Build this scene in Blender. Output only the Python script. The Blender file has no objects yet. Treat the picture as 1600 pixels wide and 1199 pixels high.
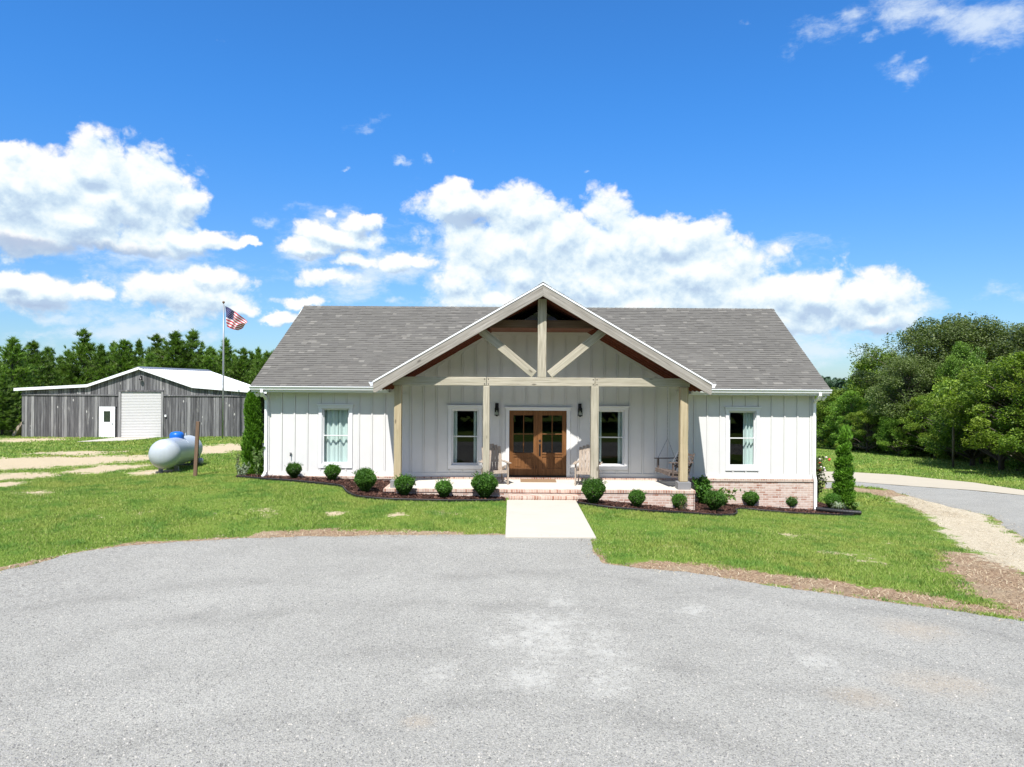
import bpy, math, random
import numpy as np
from mathutils import Vector, Matrix, noise as mnoise
R = math.radians
rnd = random.Random(7)
scene = bpy.context.scene
C = scene.collection
CAMZ, F = 3.4, 1110.0
ROLL = 0.0065

# ------------------------------------------------------------------ terrain
ANCH = [(-40,12,-.1),(-9,12.8,.05),(0,8,0),(0,0,0),(0,-25,0),(-30,-20,0),(30,-20,-.2),(8,10,-.02),(-.3,15,.12),(2,15,.12),(1,17.5,.12),
        (-3.6,20.2,.24),(-.6,19.7,.14),(2.3,19.7,.10),(5.2,20.1,-.20),(-7.7,22.3,.42),(9.6,22.3,-.54),(-12,24.9,.2),(-12.8,28.6,.05),
        (-10.4,23.4,.28),(-16,18,.2),(-25,25,.15),(-33,48,-.43),(-25,48,-.43),(-17.5,48,-.33),(-20,38,-.2),(10.8,21.7,-.6),(13.5,18.7,-.45),
        (20,28,-.8),(16,33,-1.0),(24,35,-1.05),(24,56,-1.8),(45,35,-1.4),(12,12,-.15),(22,14,-.4),(0,36,-.35),(0,60,-1.1),(12,85,-3),
        (-60,85,-1),(-30,70,-.7),(-80,30,-.2),(90,60,-3.5),(30,110,-5)]
_A = np.array(ANCH, float)
def _tps(d2): return 0.5*d2*np.log(d2+1e-9)
_n = len(_A)
_K = _tps(((_A[:,None,:2]-_A[None,:,:2])**2).sum(-1)) + np.eye(_n)*0.4
_P = np.c_[np.ones(_n), _A[:,:2]]
_W = np.linalg.solve(np.block([[_K,_P],[_P.T,np.zeros((3,3))]]), np.r_[_A[:,2],0,0,0])
def h(x, y):
    x = np.asarray(x, float); y = np.asarray(y, float)
    s = x.shape; x = x.ravel(); y = y.ravel()
    cx = np.clip(x,-80,90); cy = np.clip(y,-25,110)
    d2 = (cx[:,None]-_A[None,:,0])**2+(cy[:,None]-_A[None,:,1])**2
    z = _tps(d2)@_W[:_n] + _W[_n] + _W[_n+1]*cx + _W[_n+2]*cy
    far = np.hypot(x-cx, y-cy)
    z = np.clip(z,-6,.7) - np.clip(far*.02,0,7)
    return z.reshape(s)
def hz(x, y): return float(h(np.array([x]), np.array([y]))[0])
# where the photographed ground point (pixel of the 1600 px photo) lies on the terrain
def ray(px, py):
    a, b = (px-800)/F, (599.5-py)/F
    return a-b*ROLL, b+a*ROLL
def G(px, py):
    a, b = ray(px, py)
    z = 0.0; d = 20.0
    for _ in range(40):
        d = max(2.0, (z-CAMZ)/b if b < -1e-4 else 300)
        z = .5*z + .5*hz(a*d, d)
    return Vector((a*d, d, hz(a*d, d)))
def at(px, py, d):
    a, b = ray(px, py)
    return Vector((a*d, d, CAMZ+b*d))

# ------------------------------------------------------------------ nodes
class NT:
    def __init__(s, tree): s.t = tree; s.k = 0
    def n(s, typ, ins=None, **props):
        nd = s.t.nodes.new(typ); s.k += 1
        nd.location = ((s.k % 30)*180, -(s.k//30)*220)
        for k, v in props.items(): setattr(nd, k, v)
        for k, v in (ins or {}).items():
            sk = nd.inputs[k]
            if isinstance(v, bpy.types.NodeSocket): s.t.links.new(v, sk)
            elif isinstance(v, bpy.types.Node): s.t.links.new(v.outputs[0], sk)
            else: sk.default_value = v
        return nd
    def math(s, op, a, b=0.0, c=None, clamp=False):
        i = {0:a, 1:b}
        if c is not None: i[2] = c
        return s.n('ShaderNodeMath', i, operation=op, use_clamp=clamp).outputs[0]
    def vm(s, op, a, b=None, c=None):
        i = {0:a}
        if b is not None: i[1] = b
        if c is not None: i[2] = c
        nd = s.n('ShaderNodeVectorMath', i, operation=op)
        return nd.outputs['Value'] if op in ('LENGTH','DOT_PRODUCT') else nd.outputs[0]
    def mix(s, f, a, b, mode='MIX'):
        nd = s.n('ShaderNodeMix', data_type='RGBA', blend_type=mode)
        for k, v in ((0,f),(6,a),(7,b)):
            if isinstance(v, bpy.types.NodeSocket): s.t.links.new(v, nd.inputs[k])
            else: nd.inputs[k].default_value = (tuple(v)+(1,) if k and len(v) == 3 else v)
        return nd.outputs[2]
    def noise(s, vec, scale, detail=4, rough=.55, dist=0.0, col=False):
        nd = s.n('ShaderNodeTexNoise', {'Vector':vec,'Scale':scale,'Detail':detail,'Roughness':rough,'Distortion':dist})
        return nd.outputs['Color' if col else 'Fac']
    def ramp(s, f, stops, interp='LINEAR'):
        nd = s.n('ShaderNodeValToRGB', {0:f}); cr = nd.color_ramp; cr.interpolation = interp
        while len(cr.elements) < len(stops): cr.elements.new(.5)
        for e, (p, c) in zip(cr.elements, stops):
            e.position = p; e.color = (tuple(c)+(1,)) if not isinstance(c, (int,float)) else (c,c,c,1)
        return nd.outputs[0]
    def step(s, v, a, b):
        return s.n('ShaderNodeMapRange', {0:v,1:a,2:b,3:0.0,4:1.0}, interpolation_type='SMOOTHSTEP').outputs[0]
    def obj(s): return s.n('ShaderNodeTexCoord').outputs['Object']
    def scl(s, v, k): return s.vm('MULTIPLY', v, tuple(k) if not isinstance(k,(int,float)) else (k,k,k))
    def bump(s, hgt, strength=.3, dist=.01):
        return s.n('ShaderNodeBump', {'Height':hgt,'Strength':strength,'Distance':dist}).outputs[0]
    def island(s): return s.n('ShaderNodeNewGeometry').outputs['Random Per Island']
    def orand(s): return s.n('ShaderNodeObjectInfo').outputs['Random']

def mat(name, fn):
    m = bpy.data.materials.new(name); m.use_nodes = True
    t = m.node_tree; t.nodes.clear(); N = NT(t)
    out = t.nodes.new('ShaderNodeOutputMaterial')
    sh = fn(N)
    t.links.new(sh, out.inputs[0]); return m
def pbr(N, col, rough=.7, normal=None, metal=0.0, spec=.4, **kw):
    i = {'Roughness':rough,'Metallic':metal,'Specular IOR Level':spec}
    i['Base Color'] = col if isinstance(col, bpy.types.NodeSocket) else tuple(col)+(1,)
    if normal is not None: i['Normal'] = normal
    i.update(kw)
    return N.n('ShaderNodeBsdfPrincipled', i).outputs[0]

# plain paint with a trace of dirt and unevenness
def paint(name, col, rough=.5, var=.06, metal=0.0, spec=.4, sc=3.0):
    def fn(N):
        o = N.obj()
        a = N.noise(o, sc, 6, .6)
        b = N.noise(N.scl(o,(9,9,1.2)), 1.0, 4)
        k = N.math('MULTIPLY_ADD', N.math('ADD', a, N.math('MULTIPLY', b, .5)), var*2, 1-var*1.5)
        c = N.vm('MULTIPLY', N.n('ShaderNodeCombineColor', {0:col[0],1:col[1],2:col[2]}).outputs[0], N.n('ShaderNodeCombineXYZ', {0:k,1:k,2:k}).outputs[0])
        return pbr(N, c, rough, N.bump(N.noise(o, 60, 3), .06, .004), metal, spec)
    return mat(name, fn)

def timber(name, dark, mid, light, stain=None, rough=.8):
    def fn(N):
        o = N.obj(); r = N.orand()
        off = N.n('ShaderNodeCombineXYZ', {0:N.math('MULTIPLY', r, 13.0),1:N.math('MULTIPLY', r, 7.0),2:N.math('MULTIPLY', r, 29.0)}).outputs[0]
        p = N.vm('ADD', o, off)
        g = N.noise(N.scl(p,(28,28,1.0)), 1.0, 8, .65, .6)
        b = N.noise(N.scl(p,(3,3,.9)), 1.0, 4, .6)
        c = N.ramp(g, [(.25,dark),(.48,mid),(.75,light)])
        c = N.mix(N.step(b,.35,.75), c, N.mix(.55, c, stain or mid))
        kn = N.n('ShaderNodeTexVoronoi', {'Vector':N.scl(p,(3.5,3.5,1.3)),'Scale':1.0}).outputs['Distance']
        c = N.mix(N.math('MULTIPLY', N.step(kn,.13,.05), .7), c, [v*.45 for v in dark])
        return pbr(N, c, rough, N.bump(g, .35, .01), 0, .2)
    return mat(name, fn)

def leafmat(name, cols, trans=.3, rough=.55, yel=None):
    def fn(N):
        r = N.island(); o = N.obj()
        c = N.ramp(r, [(i/(len(cols)-1), c) for i, c in enumerate(cols)])
        b = N.noise(o, .9, 3)
        c = N.mix(N.math('MULTIPLY', N.step(b,.45,.65), .5), c, yel or cols[-1])
        q = N.orand(); k = N.math('MULTIPLY_ADD', q, .4, .8)
        c = N.vm('MULTIPLY', c, N.n('ShaderNodeCombineXYZ', {0:k,1:k,2:k}).outputs[0])
        d = pbr(N, c, rough, None, 0, .3)
        tl = N.n('ShaderNodeBsdfTranslucent', {0:N.vm('MULTIPLY', c, (1.3,1.5,.5))}).outputs[0]
        return N.n('ShaderNodeMixShader', {0:trans,1:d,2:tl}).outputs[0]
    return mat(name, fn)

def brickmat(name, w, hgt, c1, c2, wash, mortar, offset=.5, washamt=.5):
    def fn(N):
        o = N.obj(); s = N.n('ShaderNodeSeparateXYZ', {0:o})
        v = N.n('ShaderNodeCombineXYZ', {0:N.math('ADD', s.outputs[0], s.outputs[1]),1:s.outputs[2],2:0.0}).outputs[0]
        bt = N.n('ShaderNodeTexBrick', {'Vector':v,'Color1':c1+(1,),'Color2':c2+(1,),'Mortar':mortar+(1,),'Scale':1.0,'Mortar Size':.010,
             'Mortar Smooth':.2,'Bias':0.0,'Brick Width':w,'Row Height':hgt}, offset=offset)
        n1 = N.noise(o, 7, 6, .65); n2 = N.noise(o, 45, 4, .7); n3 = N.noise(o, 1.3, 3)
        m = N.math('MULTIPLY', N.step(N.math('ADD', n1, N.math('MULTIPLY_ADD', n2, .4, N.math('MULTIPLY', n3, .5))),.78,1.2), washamt)
        c = N.mix(m, bt.outputs['Color'], wash)
        hh = N.math('SUBTRACT', N.math('MULTIPLY', n2, .3), bt.outputs['Fac'])
        return pbr(N, c, .85, N.bump(hh, .6, .008), 0, .2)
    return mat(name, fn)

M = {}
M['siding'] = paint('siding_paint', (.655,.65,.635), .55, .055)
M['trim'] = paint('trim_paint', (.73,.735,.74), .45, .03)
M['metal_white'] = paint('white_metal', (.82,.83,.84), .35, .04)
M['post'] = timber('weathered_post', (.19,.14,.085), (.43,.345,.215), (.55,.465,.32), (.34,.305,.195))
M['rake'] = timber('weathered_rake', (.11,.095,.08), (.29,.265,.23), (.50,.47,.425), (.21,.195,.17))
M['beam'] = timber('weathered_beam', (.13,.11,.08), (.41,.37,.285), (.58,.535,.44), (.29,.275,.205))
M['chair'] = timber('chair_wood', (.17,.13,.10), (.36,.295,.235), (.47,.40,.325), (.30,.25,.205))
M['swing'] = timber('swing_wood', (.06,.043,.035), (.13,.10,.085), (.23,.195,.175), (.11,.09,.082))
M['stained'] = timber('stained_ceiling', (.07,.022,.011), (.16,.052,.027), (.23,.082,.045), (.13,.042,.022), .5)
M['rafter'] = timber('stained_rafter', (.08,.020,.011), (.17,.046,.025), (.24,.072,.042), (.14,.038,.021), .6)
M['door'] = timber('door_wood', (.075,.030,.011), (.175,.078,.029), (.26,.125,.05), (.14,.062,.023), .35)
M['darkbeam'] = timber('dark_beam', (.05,.03,.018), (.12,.075,.045), (.18,.12,.075), (.10,.06,.035))
M['stake'] = timber('brown_post', (.07,.045,.03), (.16,.10,.065), (.25,.17,.12), (.13,.085,.06))
M['brick'] = brickmat('brick_wall', .2, .072, (.33,.15,.10), (.60,.47,.40), (.64,.575,.52), (.60,.53,.47), .5, .55)
M['rowlock'] = brickmat('brick_rowlock', .072, .4, (.30,.125,.08), (.58,.43,.35), (.62,.54,.47), (.56,.48,.41), 0, .5)
def _conc(name, col, var=.12):
    def fn(N):
        o = N.obj()
        a = N.noise(o, 1.1, 6, .6); b = N.noise(o, 40, 5, .7)
        k = N.math('MULTIPLY_ADD', N.math('ADD', N.math('MULTIPLY', a, .7), N.math('MULTIPLY', b, .3)), var*2, 1-var)
        c = N.vm('MULTIPLY', N.n('ShaderNodeCombineColor', {0:col[0],1:col[1],2:col[2]}).outputs[0], N.n('ShaderNodeCombineXYZ', {0:k,1:k,2:k}).outputs[0])
        st = N.noise(N.scl(o,(.8,3,1)), 1.0, 5, .6)
        c = N.mix(N.math('MULTIPLY', N.step(st,.55,.75), .18), c, (col[0]*.7,col[1]*.63,col[2]*.52))
        return pbr(N, c, .85, N.bump(b, .15, .006), 0, .25)
    return mat(name, fn)
M['concrete'] = _conc('concrete', (.46,.43,.37))
M['porch_conc'] = _conc('porch_concrete', (.55,.52,.46))
M['pier'] = _conc('pier_concrete', (.22,.22,.225))
M['pale_drive'] = _conc('pale_concrete', (.42,.375,.29))
M['black'] = paint('black_metal', (.012,.012,.013), .45, .1)
M['blackplastic'] = paint('black_plastic', (.015,.015,.016), .5, .15)
M['galv'] = paint('galvanised', (.32,.33,.35), .45, .1, .6)
M['tank'] = paint('tank_paint', (.40,.44,.475), .35, .12)
M['bluecap'] = paint('blue_cap', (.010,.12,.50), .35, .08)
M['barnroof'] = paint('barn_roof_metal', (.80,.82,.84), .45, .05)
M['rolldoor'] = paint('roll_door', (.56,.555,.55), .5, .05)
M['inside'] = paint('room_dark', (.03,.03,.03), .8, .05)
M['curtain'] = paint('curtain_cloth', (.58,.66,.64), .9, .04)
M['rope'] = paint('rope', (.25,.25,.25), .8, .1)
M['mat'] = paint('coir', (.25,.16,.09), .95, .25, sc=30)
M['bulb'] = paint('lamp_glass', (.55,.52,.45), .2, .05)
M['flag_red'] = paint('flag_red', (.42,.018,.035), .8, .04)
M['flag_white'] = paint('flag_white', (.60,.57,.58), .8, .03)
M['flag_blue'] = paint('flag_blue', (.022,.025,.10), .8, .04)
def _glass(N):
    bf = N.n('ShaderNodeNewGeometry').outputs['Backfacing']
    fr = N.n('ShaderNodeFresnel', {'IOR':N.math('MULTIPLY_ADD', bf, 1/1.5-1.5, 1.5)}).outputs[0]
    fr = N.math('MULTIPLY', fr, .85, clamp=True)
    return N.n('ShaderNodeMixShader', {0:fr, 1:N.n('ShaderNodeBsdfTransparent', {0:(.90,.95,.94,1)}).outputs[0],
                                       2:N.n('ShaderNodeBsdfGlossy', {'Color':(1,1,1,1),'Roughness':.01}).outputs[0]}).outputs[0]
M['glass'] = mat('window_glass', _glass)
def _shingle(N):
    r = N.island(); o = N.obj()
    c = N.ramp(r, [(0,(.112,.107,.097)),(.3,(.121,.116,.105)),(.90,(.130,.125,.112)),(.94,(.150,.143,.128)),(1,(.185,.177,.157))])
    g = N.noise(o, 90, 3, .7); l = N.noise(o, .7, 4)
    k = N.math('MULTIPLY_ADD', g, .5, N.math('MULTIPLY_ADD', l, .3, .62))
    c = N.vm('MULTIPLY', c, N.n('ShaderNodeCombineXYZ', {0:k,1:k,2:k}).outputs[0])
    return pbr(N, c, .9, N.bump(g, .4, .004), 0, .2)
M['shingle'] = mat('asphalt_shingle', _shingle)
def _barnwood(N):
    r = N.island(); o = N.obj()
    p = N.vm('ADD', o, N.n('ShaderNodeCombineXYZ', {0:0.0,1:0.0,2:N.math('MULTIPLY', r, 40.0)}).outputs[0])
    g = N.noise(N.scl(p,(16,16,.7)), 1.0, 8, .65, .4)
    b = N.noise(N.scl(p,(2,2,.45)), 1.0, 5, .65)
    c = N.ramp(r, [(0,(.048,.048,.054)),(.35,(.098,.098,.107)),(.7,(.165,.165,.175)),(1,(.34,.335,.335))])
    c = N.mix(N.step(g,.35,.7), N.mix(.5, c, (.055,.053,.055)), N.mix(.25, c, (.42,.41,.40)))
    c = N.mix(N.math('MULTIPLY', N.step(b,.58,.72), .6), c, (.42,.41,.39))
    kn = N.n('ShaderNodeTexVoronoi', {'Vector':N.scl(p,(2.2,2.2,1.1)),'Scale':1.0}).outputs['Distance']
    c = N.mix(N.math('MULTIPLY', N.step(kn,.12,.06), .8), c, (.5,.49,.47))
    return pbr(N, c, .9, N.bump(g, .4, .01), 0, .15)
M['barnwood'] = mat('barn_boards', _barnwood)
def _bark(N):
    o = N.obj(); g = N.noise(N.scl(o,(9,9,2)), 1.0, 7, .7)
    return pbr(N, N.ramp(g, [(.3,(.045,.036,.028)),(.7,(.17,.145,.12))]), .9, N.bump(g, .7, .03), 0, .15)
M['bark'] = mat('bark', _bark)
M['boxwood'] = leafmat('boxwood_leaf', [(.025,.070,.010),(.055,.145,.018),(.11,.25,.032)], .25)
M['cypress'] = leafmat('cypress_leaf', [(.05,.13,.012),(.105,.24,.02),(.18,.36,.035)], .25)
M['rosy'] = leafmat('mixed_leaf', [(.05,.06,.03),(.09,.11,.045),(.13,.17,.06)], .25)
M['lightleaf'] = leafmat('light_leaf', [(.07,.14,.03),(.14,.24,.06),(.25,.36,.12)], .3)
M['silver'] = leafmat('silver_leaf', [(.20,.26,.17),(.32,.38,.27),(.42,.48,.36)], .3)
M['dry'] = leafmat('dry_leaf', [(.12,.10,.05),(.20,.17,.08),(.26,.22,.11)], .2)
M['petal'] = paint('rose_petal', (.55,.09,.05), .6, .1)
M['pine'] = leafmat('pine_needles', [(.05,.10,.014),(.10,.19,.026),(.17,.28,.05)], .3, yel=(.18,.26,.045))
M['oak'] = leafmat('oak_leaf', [(.050,.080,.024),(.10,.14,.045),(.17,.21,.08)], .3, yel=(.155,.18,.07))
M['hard'] = leafmat('hardwood_leaf', [(.045,.09,.012),(.12,.20,.024),(.25,.35,.05)], .3, yel=(.30,.34,.04))
M['hard2'] = leafmat('sweetgum_leaf', [(.05,.115,.018),(.125,.24,.032),(.23,.38,.06)], .3, yel=(.26,.37,.05))
M['darkwood'] = leafmat('shaded_leaf', [(.015,.030,.008),(.028,.052,.012),(.045,.075,.02)], .1)  # leaf colour darkened to stand for the wood's side turned from the sun
M['fargreen'] = leafmat('far_leaf', [(.035,.075,.045),(.055,.105,.060),(.08,.135,.070)], .2)  # haze of distance tinted into the leaf colour as a bluish cast
SKYS = .092; SUNE = 5.0; EXPO = .62; SKYGAIN = (.34,.93,1.52); SKYLOW = (.56,.76,1.0); CLB = 7.3

# ------------------------------------------------------------------ meshes
class MB:
    def __init__(s): s.v = []; s.f = []; s.m = []; s.mi = 0
    def add(s, vs, fs):
        o = len(s.v); s.v += [tuple(v) for v in vs]
        for f in fs: s.f.append([i+o for i in f]); s.m.append(s.mi)
        return s
    def box(s, x0, x1, y0, y1, z0, z1, T=None):
        vs = [Vector((x,y,z)) for z in (z0,z1) for y in (y0,y1) for x in (x0,x1)]
        if T is not None: vs = [T @ v for v in vs]
        return s.add(vs, [(0,2,3,1),(4,5,7,6),(0,1,5,4),(2,6,7,3),(0,4,6,2),(1,3,7,5)])
    def prism(s, poly, y0, y1, T=None):          # polygon in XZ (counter-clockwise seen from -Y), pushed from y0 back to y1
        n = len(poly)
        vs = [Vector((x,y0,z)) for x, z in poly]+[Vector((x,y1,z)) for x, z in poly]
        if T is not None: vs = [T @ v for v in vs]
        return s.add(vs, [list(range(n)), list(range(2*n-1,n-1,-1))]+[(i,n+i,n+(i+1)%n,(i+1)%n) for i in range(n)])
    def tube(s, pts, r, seg=8, cap=True):
        pts = [Vector(p) for p in pts]; rings = []
        o = len(s.v); up = None
        for i, p in enumerate(pts):
            d = (pts[min(i+1,len(pts)-1)]-pts[max(i-1,0)]).normalized()
            if up is None: up = d.orthogonal().normalized()
            a = (up-d*up.dot(d)).normalized(); b = d.cross(a); up = a
            rr = r[i] if isinstance(r,(list,tuple)) else r
            for k in range(seg):
                t = 2*math.pi*k/seg
                s.v.append(tuple(p+(a*math.cos(t)+b*math.sin(t))*rr))
        for i in range(len(pts)-1):
            for k in range(seg):
                s.f.append([o+i*seg+k, o+i*seg+(k+1)%seg, o+(i+1)*seg+(k+1)%seg, o+(i+1)*seg+k]); s.m.append(s.mi)
        if cap:
            s.f.append([o+k for k in range(seg)][::-1]); s.m.append(s.mi)
            s.f.append([o+(len(pts)-1)*seg+k for k in range(seg)]); s.m.append(s.mi)
        return s
    def lathe(s, prof, seg=24, T=None):
        o = len(s.v)
        for r, z in prof:
            for k in range(seg):
                t = 2*math.pi*k/seg; v = Vector((r*math.cos(t), r*math.sin(t), z))
                s.v.append(tuple(T @ v if T is not None else v))
        for i in range(len(prof)-1):
            for k in range(seg):
                s.f.append([o+i*seg+k, o+i*seg+(k+1)%seg, o+(i+1)*seg+(k+1)%seg, o+(i+1)*seg+k]); s.m.append(s.mi)
        return s
    def mesh(s, name, mats, smooth=False):
        me = bpy.data.meshes.new(name); me.from_pydata(s.v, [], s.f)
        for m in (mats if isinstance(mats, list) else [mats]): me.materials.append(m)
        if isinstance(mats, list): me.polygons.foreach_set('material_index', s.m)
        if smooth: me.polygons.foreach_set('use_smooth', [True]*len(me.polygons))
        me.update(); return me

def np_mesh(name, V, Fc, m, smooth=False):
    me = bpy.data.meshes.new(name); V = np.ascontiguousarray(V, np.float32); Fc = np.ascontiguousarray(Fc, np.int32)
    n, k = Fc.shape
    me.vertices.add(len(V)); me.vertices.foreach_set('co', V.ravel())
    me.loops.add(n*k); me.loops.foreach_set('vertex_index', Fc.ravel())
    me.polygons.add(n); me.polygons.foreach_set('loop_start', np.arange(0,n*k,k,dtype=np.int32)); me.polygons.foreach_set('loop_total', np.full(n,k,np.int32))
    if smooth: me.polygons.foreach_set('use_smooth', np.ones(n, bool))
    if m is not None: me.materials.append(m)
    me.update(calc_edges=True); return me

def link(name, me, parent=None, loc=None, rot=None, kind=None):
    o = bpy.data.objects.new(name, me); C.objects.link(o)
    if parent is not None: o.parent = parent
    if loc is not None: o.location = loc
    if rot is not None: o.rotation_euler = rot
    if kind: o['kind'] = kind
    return o
def tag(o, label, cat, group=None):
    o['label'] = label; o['category'] = cat
    if group: o['group'] = group
    return o
def thing(name, label, cat, loc=(0,0,0), rz=0, group=None):
    o = bpy.data.objects.new(name, None); C.objects.link(o); o.location = loc; o.rotation_euler = (0,0,rz)
    o.empty_display_size = .3
    return tag(o, label, cat, group)
def dup(root, loc, rz, label, sc=None):
    def rec(o, par):
        c = o.copy(); C.objects.link(c)
        if par is not None: c.parent = par
        for ch in list(o.children): rec(ch, c)
        return c
    r = rec(root, None); r.location = loc; r.rotation_euler = (0,0,rz); r['label'] = label
    if sc is not None: r.scale = sc if isinstance(sc, (tuple,list)) else (sc,sc,sc)
    return r
def bevel(o, w=.01, seg=2):
    b = o.modifiers.new('edge','BEVEL'); b.width = w; b.segments = seg; b.limit_method = 'ANGLE'; b.harden_normals = False
    return o

# ------------------------------------------------------------------ plan outlines (world metres, found from the photo's ground points)
def outline(pix): return np.array([G(*p)[:2] for p in pix])
def sdf(P, poly):
    P = np.asarray(P, float); d = np.full(len(P), 1e9); ins = np.zeros(len(P), bool)
    n = len(poly)
    for i in range(n):
        a = poly[i]; b = poly[(i+1)%n]; e = b-a; w = P-a
        t = np.clip((w@e)/max(e@e,1e-9),0,1)
        d = np.minimum(d, ((w-t[:,None]*e)**2).sum(1))
        c1 = (a[1] <= P[:,1]) & (b[1] > P[:,1]); c2 = (a[1] > P[:,1]) & (b[1] <= P[:,1])
        cr = e[0]*w[:,1]-e[1]*w[:,0]
        ins ^= (c1 & (cr > 0)) | (c2 & (cr < 0))
    d = np.sqrt(d); return np.where(ins,-d,d)
_rs = np.random.RandomState(3)
_NG = _rs.rand(256,256)
def vnoise(x, y):
    xi = np.floor(x).astype(int); yi = np.floor(y).astype(int); fx = x-xi; fy = y-yi
    fx = fx*fx*(3-2*fx); fy = fy*fy*(3-2*fy)
    g = lambda i, j: _NG[i % 256, j % 256]
    return (g(xi,yi)*(1-fx)+g(xi+1,yi)*fx)*(1-fy)+(g(xi,yi+1)*(1-fx)+g(xi+1,yi+1)*fx)*fy
def fbm(x, y, s, o=4):
    t = 0; a = .5
    for k in range(o): t = t+a*vnoise(x*s+17*k, y*s+31*k); s = s*2.1; a *= .5
    return t-.47
DRIVE_PIX = [(0,893),(60,881),(100,869),(150,859),(200,852),(300,846),(420,840),(520,838),(640,836),(785,836),(921,843),(928,862),(943,881),(1000,888),
             (1080,896),(1200,916),(1320,931),(1420,946),(1500,958),(1600,973)]
drive = np.vstack([[(-60,7.0),(-24,9.2)], outline([(-60,905)]+DRIVE_PIX), [(11.5,9.2),(17,6.6),(60,2.5),(60,-22),(-60,-22)]])
sidedrive = outline([(1290,764),(1330,759),(1380,763),(1412,772),(1450,783),(1487,793),(1550,806),(1600,842)])
sidedrive = np.vstack([sidedrive, [(17.5,15.0),(22,12.8),(34,11),(36,18),(30,23)], outline([(1600,775),(1522,767),(1412,759.5),(1330,753),(1290,754)])])
palestrip = outline([(1270,752.5),(1330,753),(1412,759.5),(1522,767),(1600,775)])
palestrip = np.vstack([palestrip, [(31,22.5),(36,19.5),(37,22),(32,25.5)], outline([(1600,767),(1522,755),(1462,749),(1400,742.5),(1330,738.5),(1270,737)])])
apron = outline([(190,683.3),(251,682.8),(236,685.5),(198,689.5),(116,691.5)])
bedl = np.vstack([outline([(368,747),(410,750.5),(440,752),(500,757.5),(534,761),(538,766),(541,771),(556,778),(600,782.5),(700,784.8),(791,783.5)]), [(-.17,20.4),(-3.6,20.6),(-3.6,22.5),(-7.6,22.5),(-8.2,22.9),(-8.9,22.95)]])
bedr = np.vstack([[(1.87,20.4)], outline([(898,787.5),(950,795.5),(1020,801.5),(1080,804.5),(1120,807.5),(1146,807.3),(1153,803),(1148,798.5),(1160,796.5),(1190,800),(1240,804),(1300,806.5),(1334,807),(1339,803)]),
             [(11.0,23.2),(10.2,25.5),(9.3,25.5),(9.3,22.5),(5.1,22.5),(5.1,20.4)]])
def exc(P):
    """signed distance to whatever is not lawn"""
    d = sdf(P, drive)
    for q in (sidedrive, palestrip, apron, bedl, bedr): d = np.minimum(d, sdf(P, q))
    X, Y = P[:,0], P[:,1]
    def bx(x0,x1,y0,y1): return np.maximum(np.maximum(x0-X,X-x1),np.maximum(y0-Y,Y-y1))
    d = np.minimum(d, bx(-.12,1.82,14.98,20)); d = np.minimum(d, bx(-7.75,9.55,22.3,33)); d = np.minimum(d, bx(-3.7,5.3,20.2,22.5)); d = np.minimum(d, bx(-33.2,-16,48,59))
    return d

def grid_axis(lo, hi, step, far, grow=1.22):
    a = list(np.arange(lo, hi+1e-6, step)); s = step; x = a[-1]
    while x < far: s *= grow; x += s; a.append(x)
    s = step; x = a[0]; b = []
    while x > -far: s *= grow; x -= s; b.append(x)
    return np.array(b[::-1]+a)
gx = grid_axis(-24, 22, .14, 3000); gy = grid_axis(8, 34, .12, 3000)
XX, YY = np.meshgrid(gx, gy, indexing='ij'); P2 = np.c_[XX.ravel(), YY.ravel()]
ZZ = h(P2[:,0], P2[:,1])
near = (np.abs(P2[:,0]) < 26) & (P2[:,1] > 6) & (P2[:,1] < 36)
DD = exc(P2)
lump = np.where(near & (DD > .15), 1, 0)*np.clip((DD-.15)*2,0,1)
ZZ = ZZ + lump*(.05*fbm(P2[:,0],P2[:,1],1.2)+.02*fbm(P2[:,0],P2[:,1],6))
ZZ = ZZ - np.where(P2[:,1] > 30, 0, 0)
# worn ground: where the photo shows bare sand or dirt among the grass
def spots(lst):
    m = np.zeros(len(P2))
    for (px, py, rx, ry, a) in lst:
        c = G(px,py); ex = G(px+rx,py); ey = G(px,py+ry)
        wx = abs(ex.x-c.x); wy = max(abs(ey.y-c.y), .15)
        q = np.hypot((P2[:,0]-c.x)/wx, (P2[:,1]-c.y)/wy)
        m = np.maximum(m, a*np.clip(1.15-.62*q,0,1))
    return m
sand = spots([(60,722,110,11,1.25),(150,719,70,8,1.2),(30,744,55,7,1.1),(168,733,42,7,1.1),(330,702,55,8,1.3),(120,708,60,4,1),(62,687,55,4,1.2),(190,706,30,3,.7),(10,757,26,4,1.0),(525,803,18,4,.78),(622,806,20,4,.76),
              (242,738,28,4,1.1),(60,770,40,4,.7),(350,700,40,5,1.0),(220,716,40,6,1.0),(1310,826,10,3,.6),(1385,846,18,4,.65),(1440,800,14,4,.6),(1100,830,30,6,.42),(430,715,20,4,.4),(1230,835,40,7,.45),(400,800,50,8,.4),(160,800,60,9,.38),(700,800,30,6,.38),(1040,850,30,6,.4),(1350,870,50,9,.42)])
dd = sdf(P2, drive); ds = sdf(P2, sidedrive)
dirt = np.zeros(len(P2))
def band(pix0, w, a):           # a strip of bare dirt along the drive's edge
    c = outline(pix0); d = np.full(len(P2), 1e9)
    for i in range(len(c)-1):
        p = c[i]; e = c[i+1]-p; t = np.clip(((P2-p)@e)/(e@e),0,1); d = np.minimum(d, np.hypot(*(P2-p-t[:,None]*e).T))
    return a*np.clip(1.35-d/w,0,1)
dirt = np.maximum(dirt, band([(430,837),(500,833),(560,836),(640,836),(700,837)], .50, 1))
dirt = np.maximum(dirt, band([(700,837),(780,836)], .14, 1))
dirt = np.maximum(dirt, band([(1030,887),(1100,891),(1200,904),(1300,915),(1380,928),(1450,937)], .48, 1))
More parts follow.
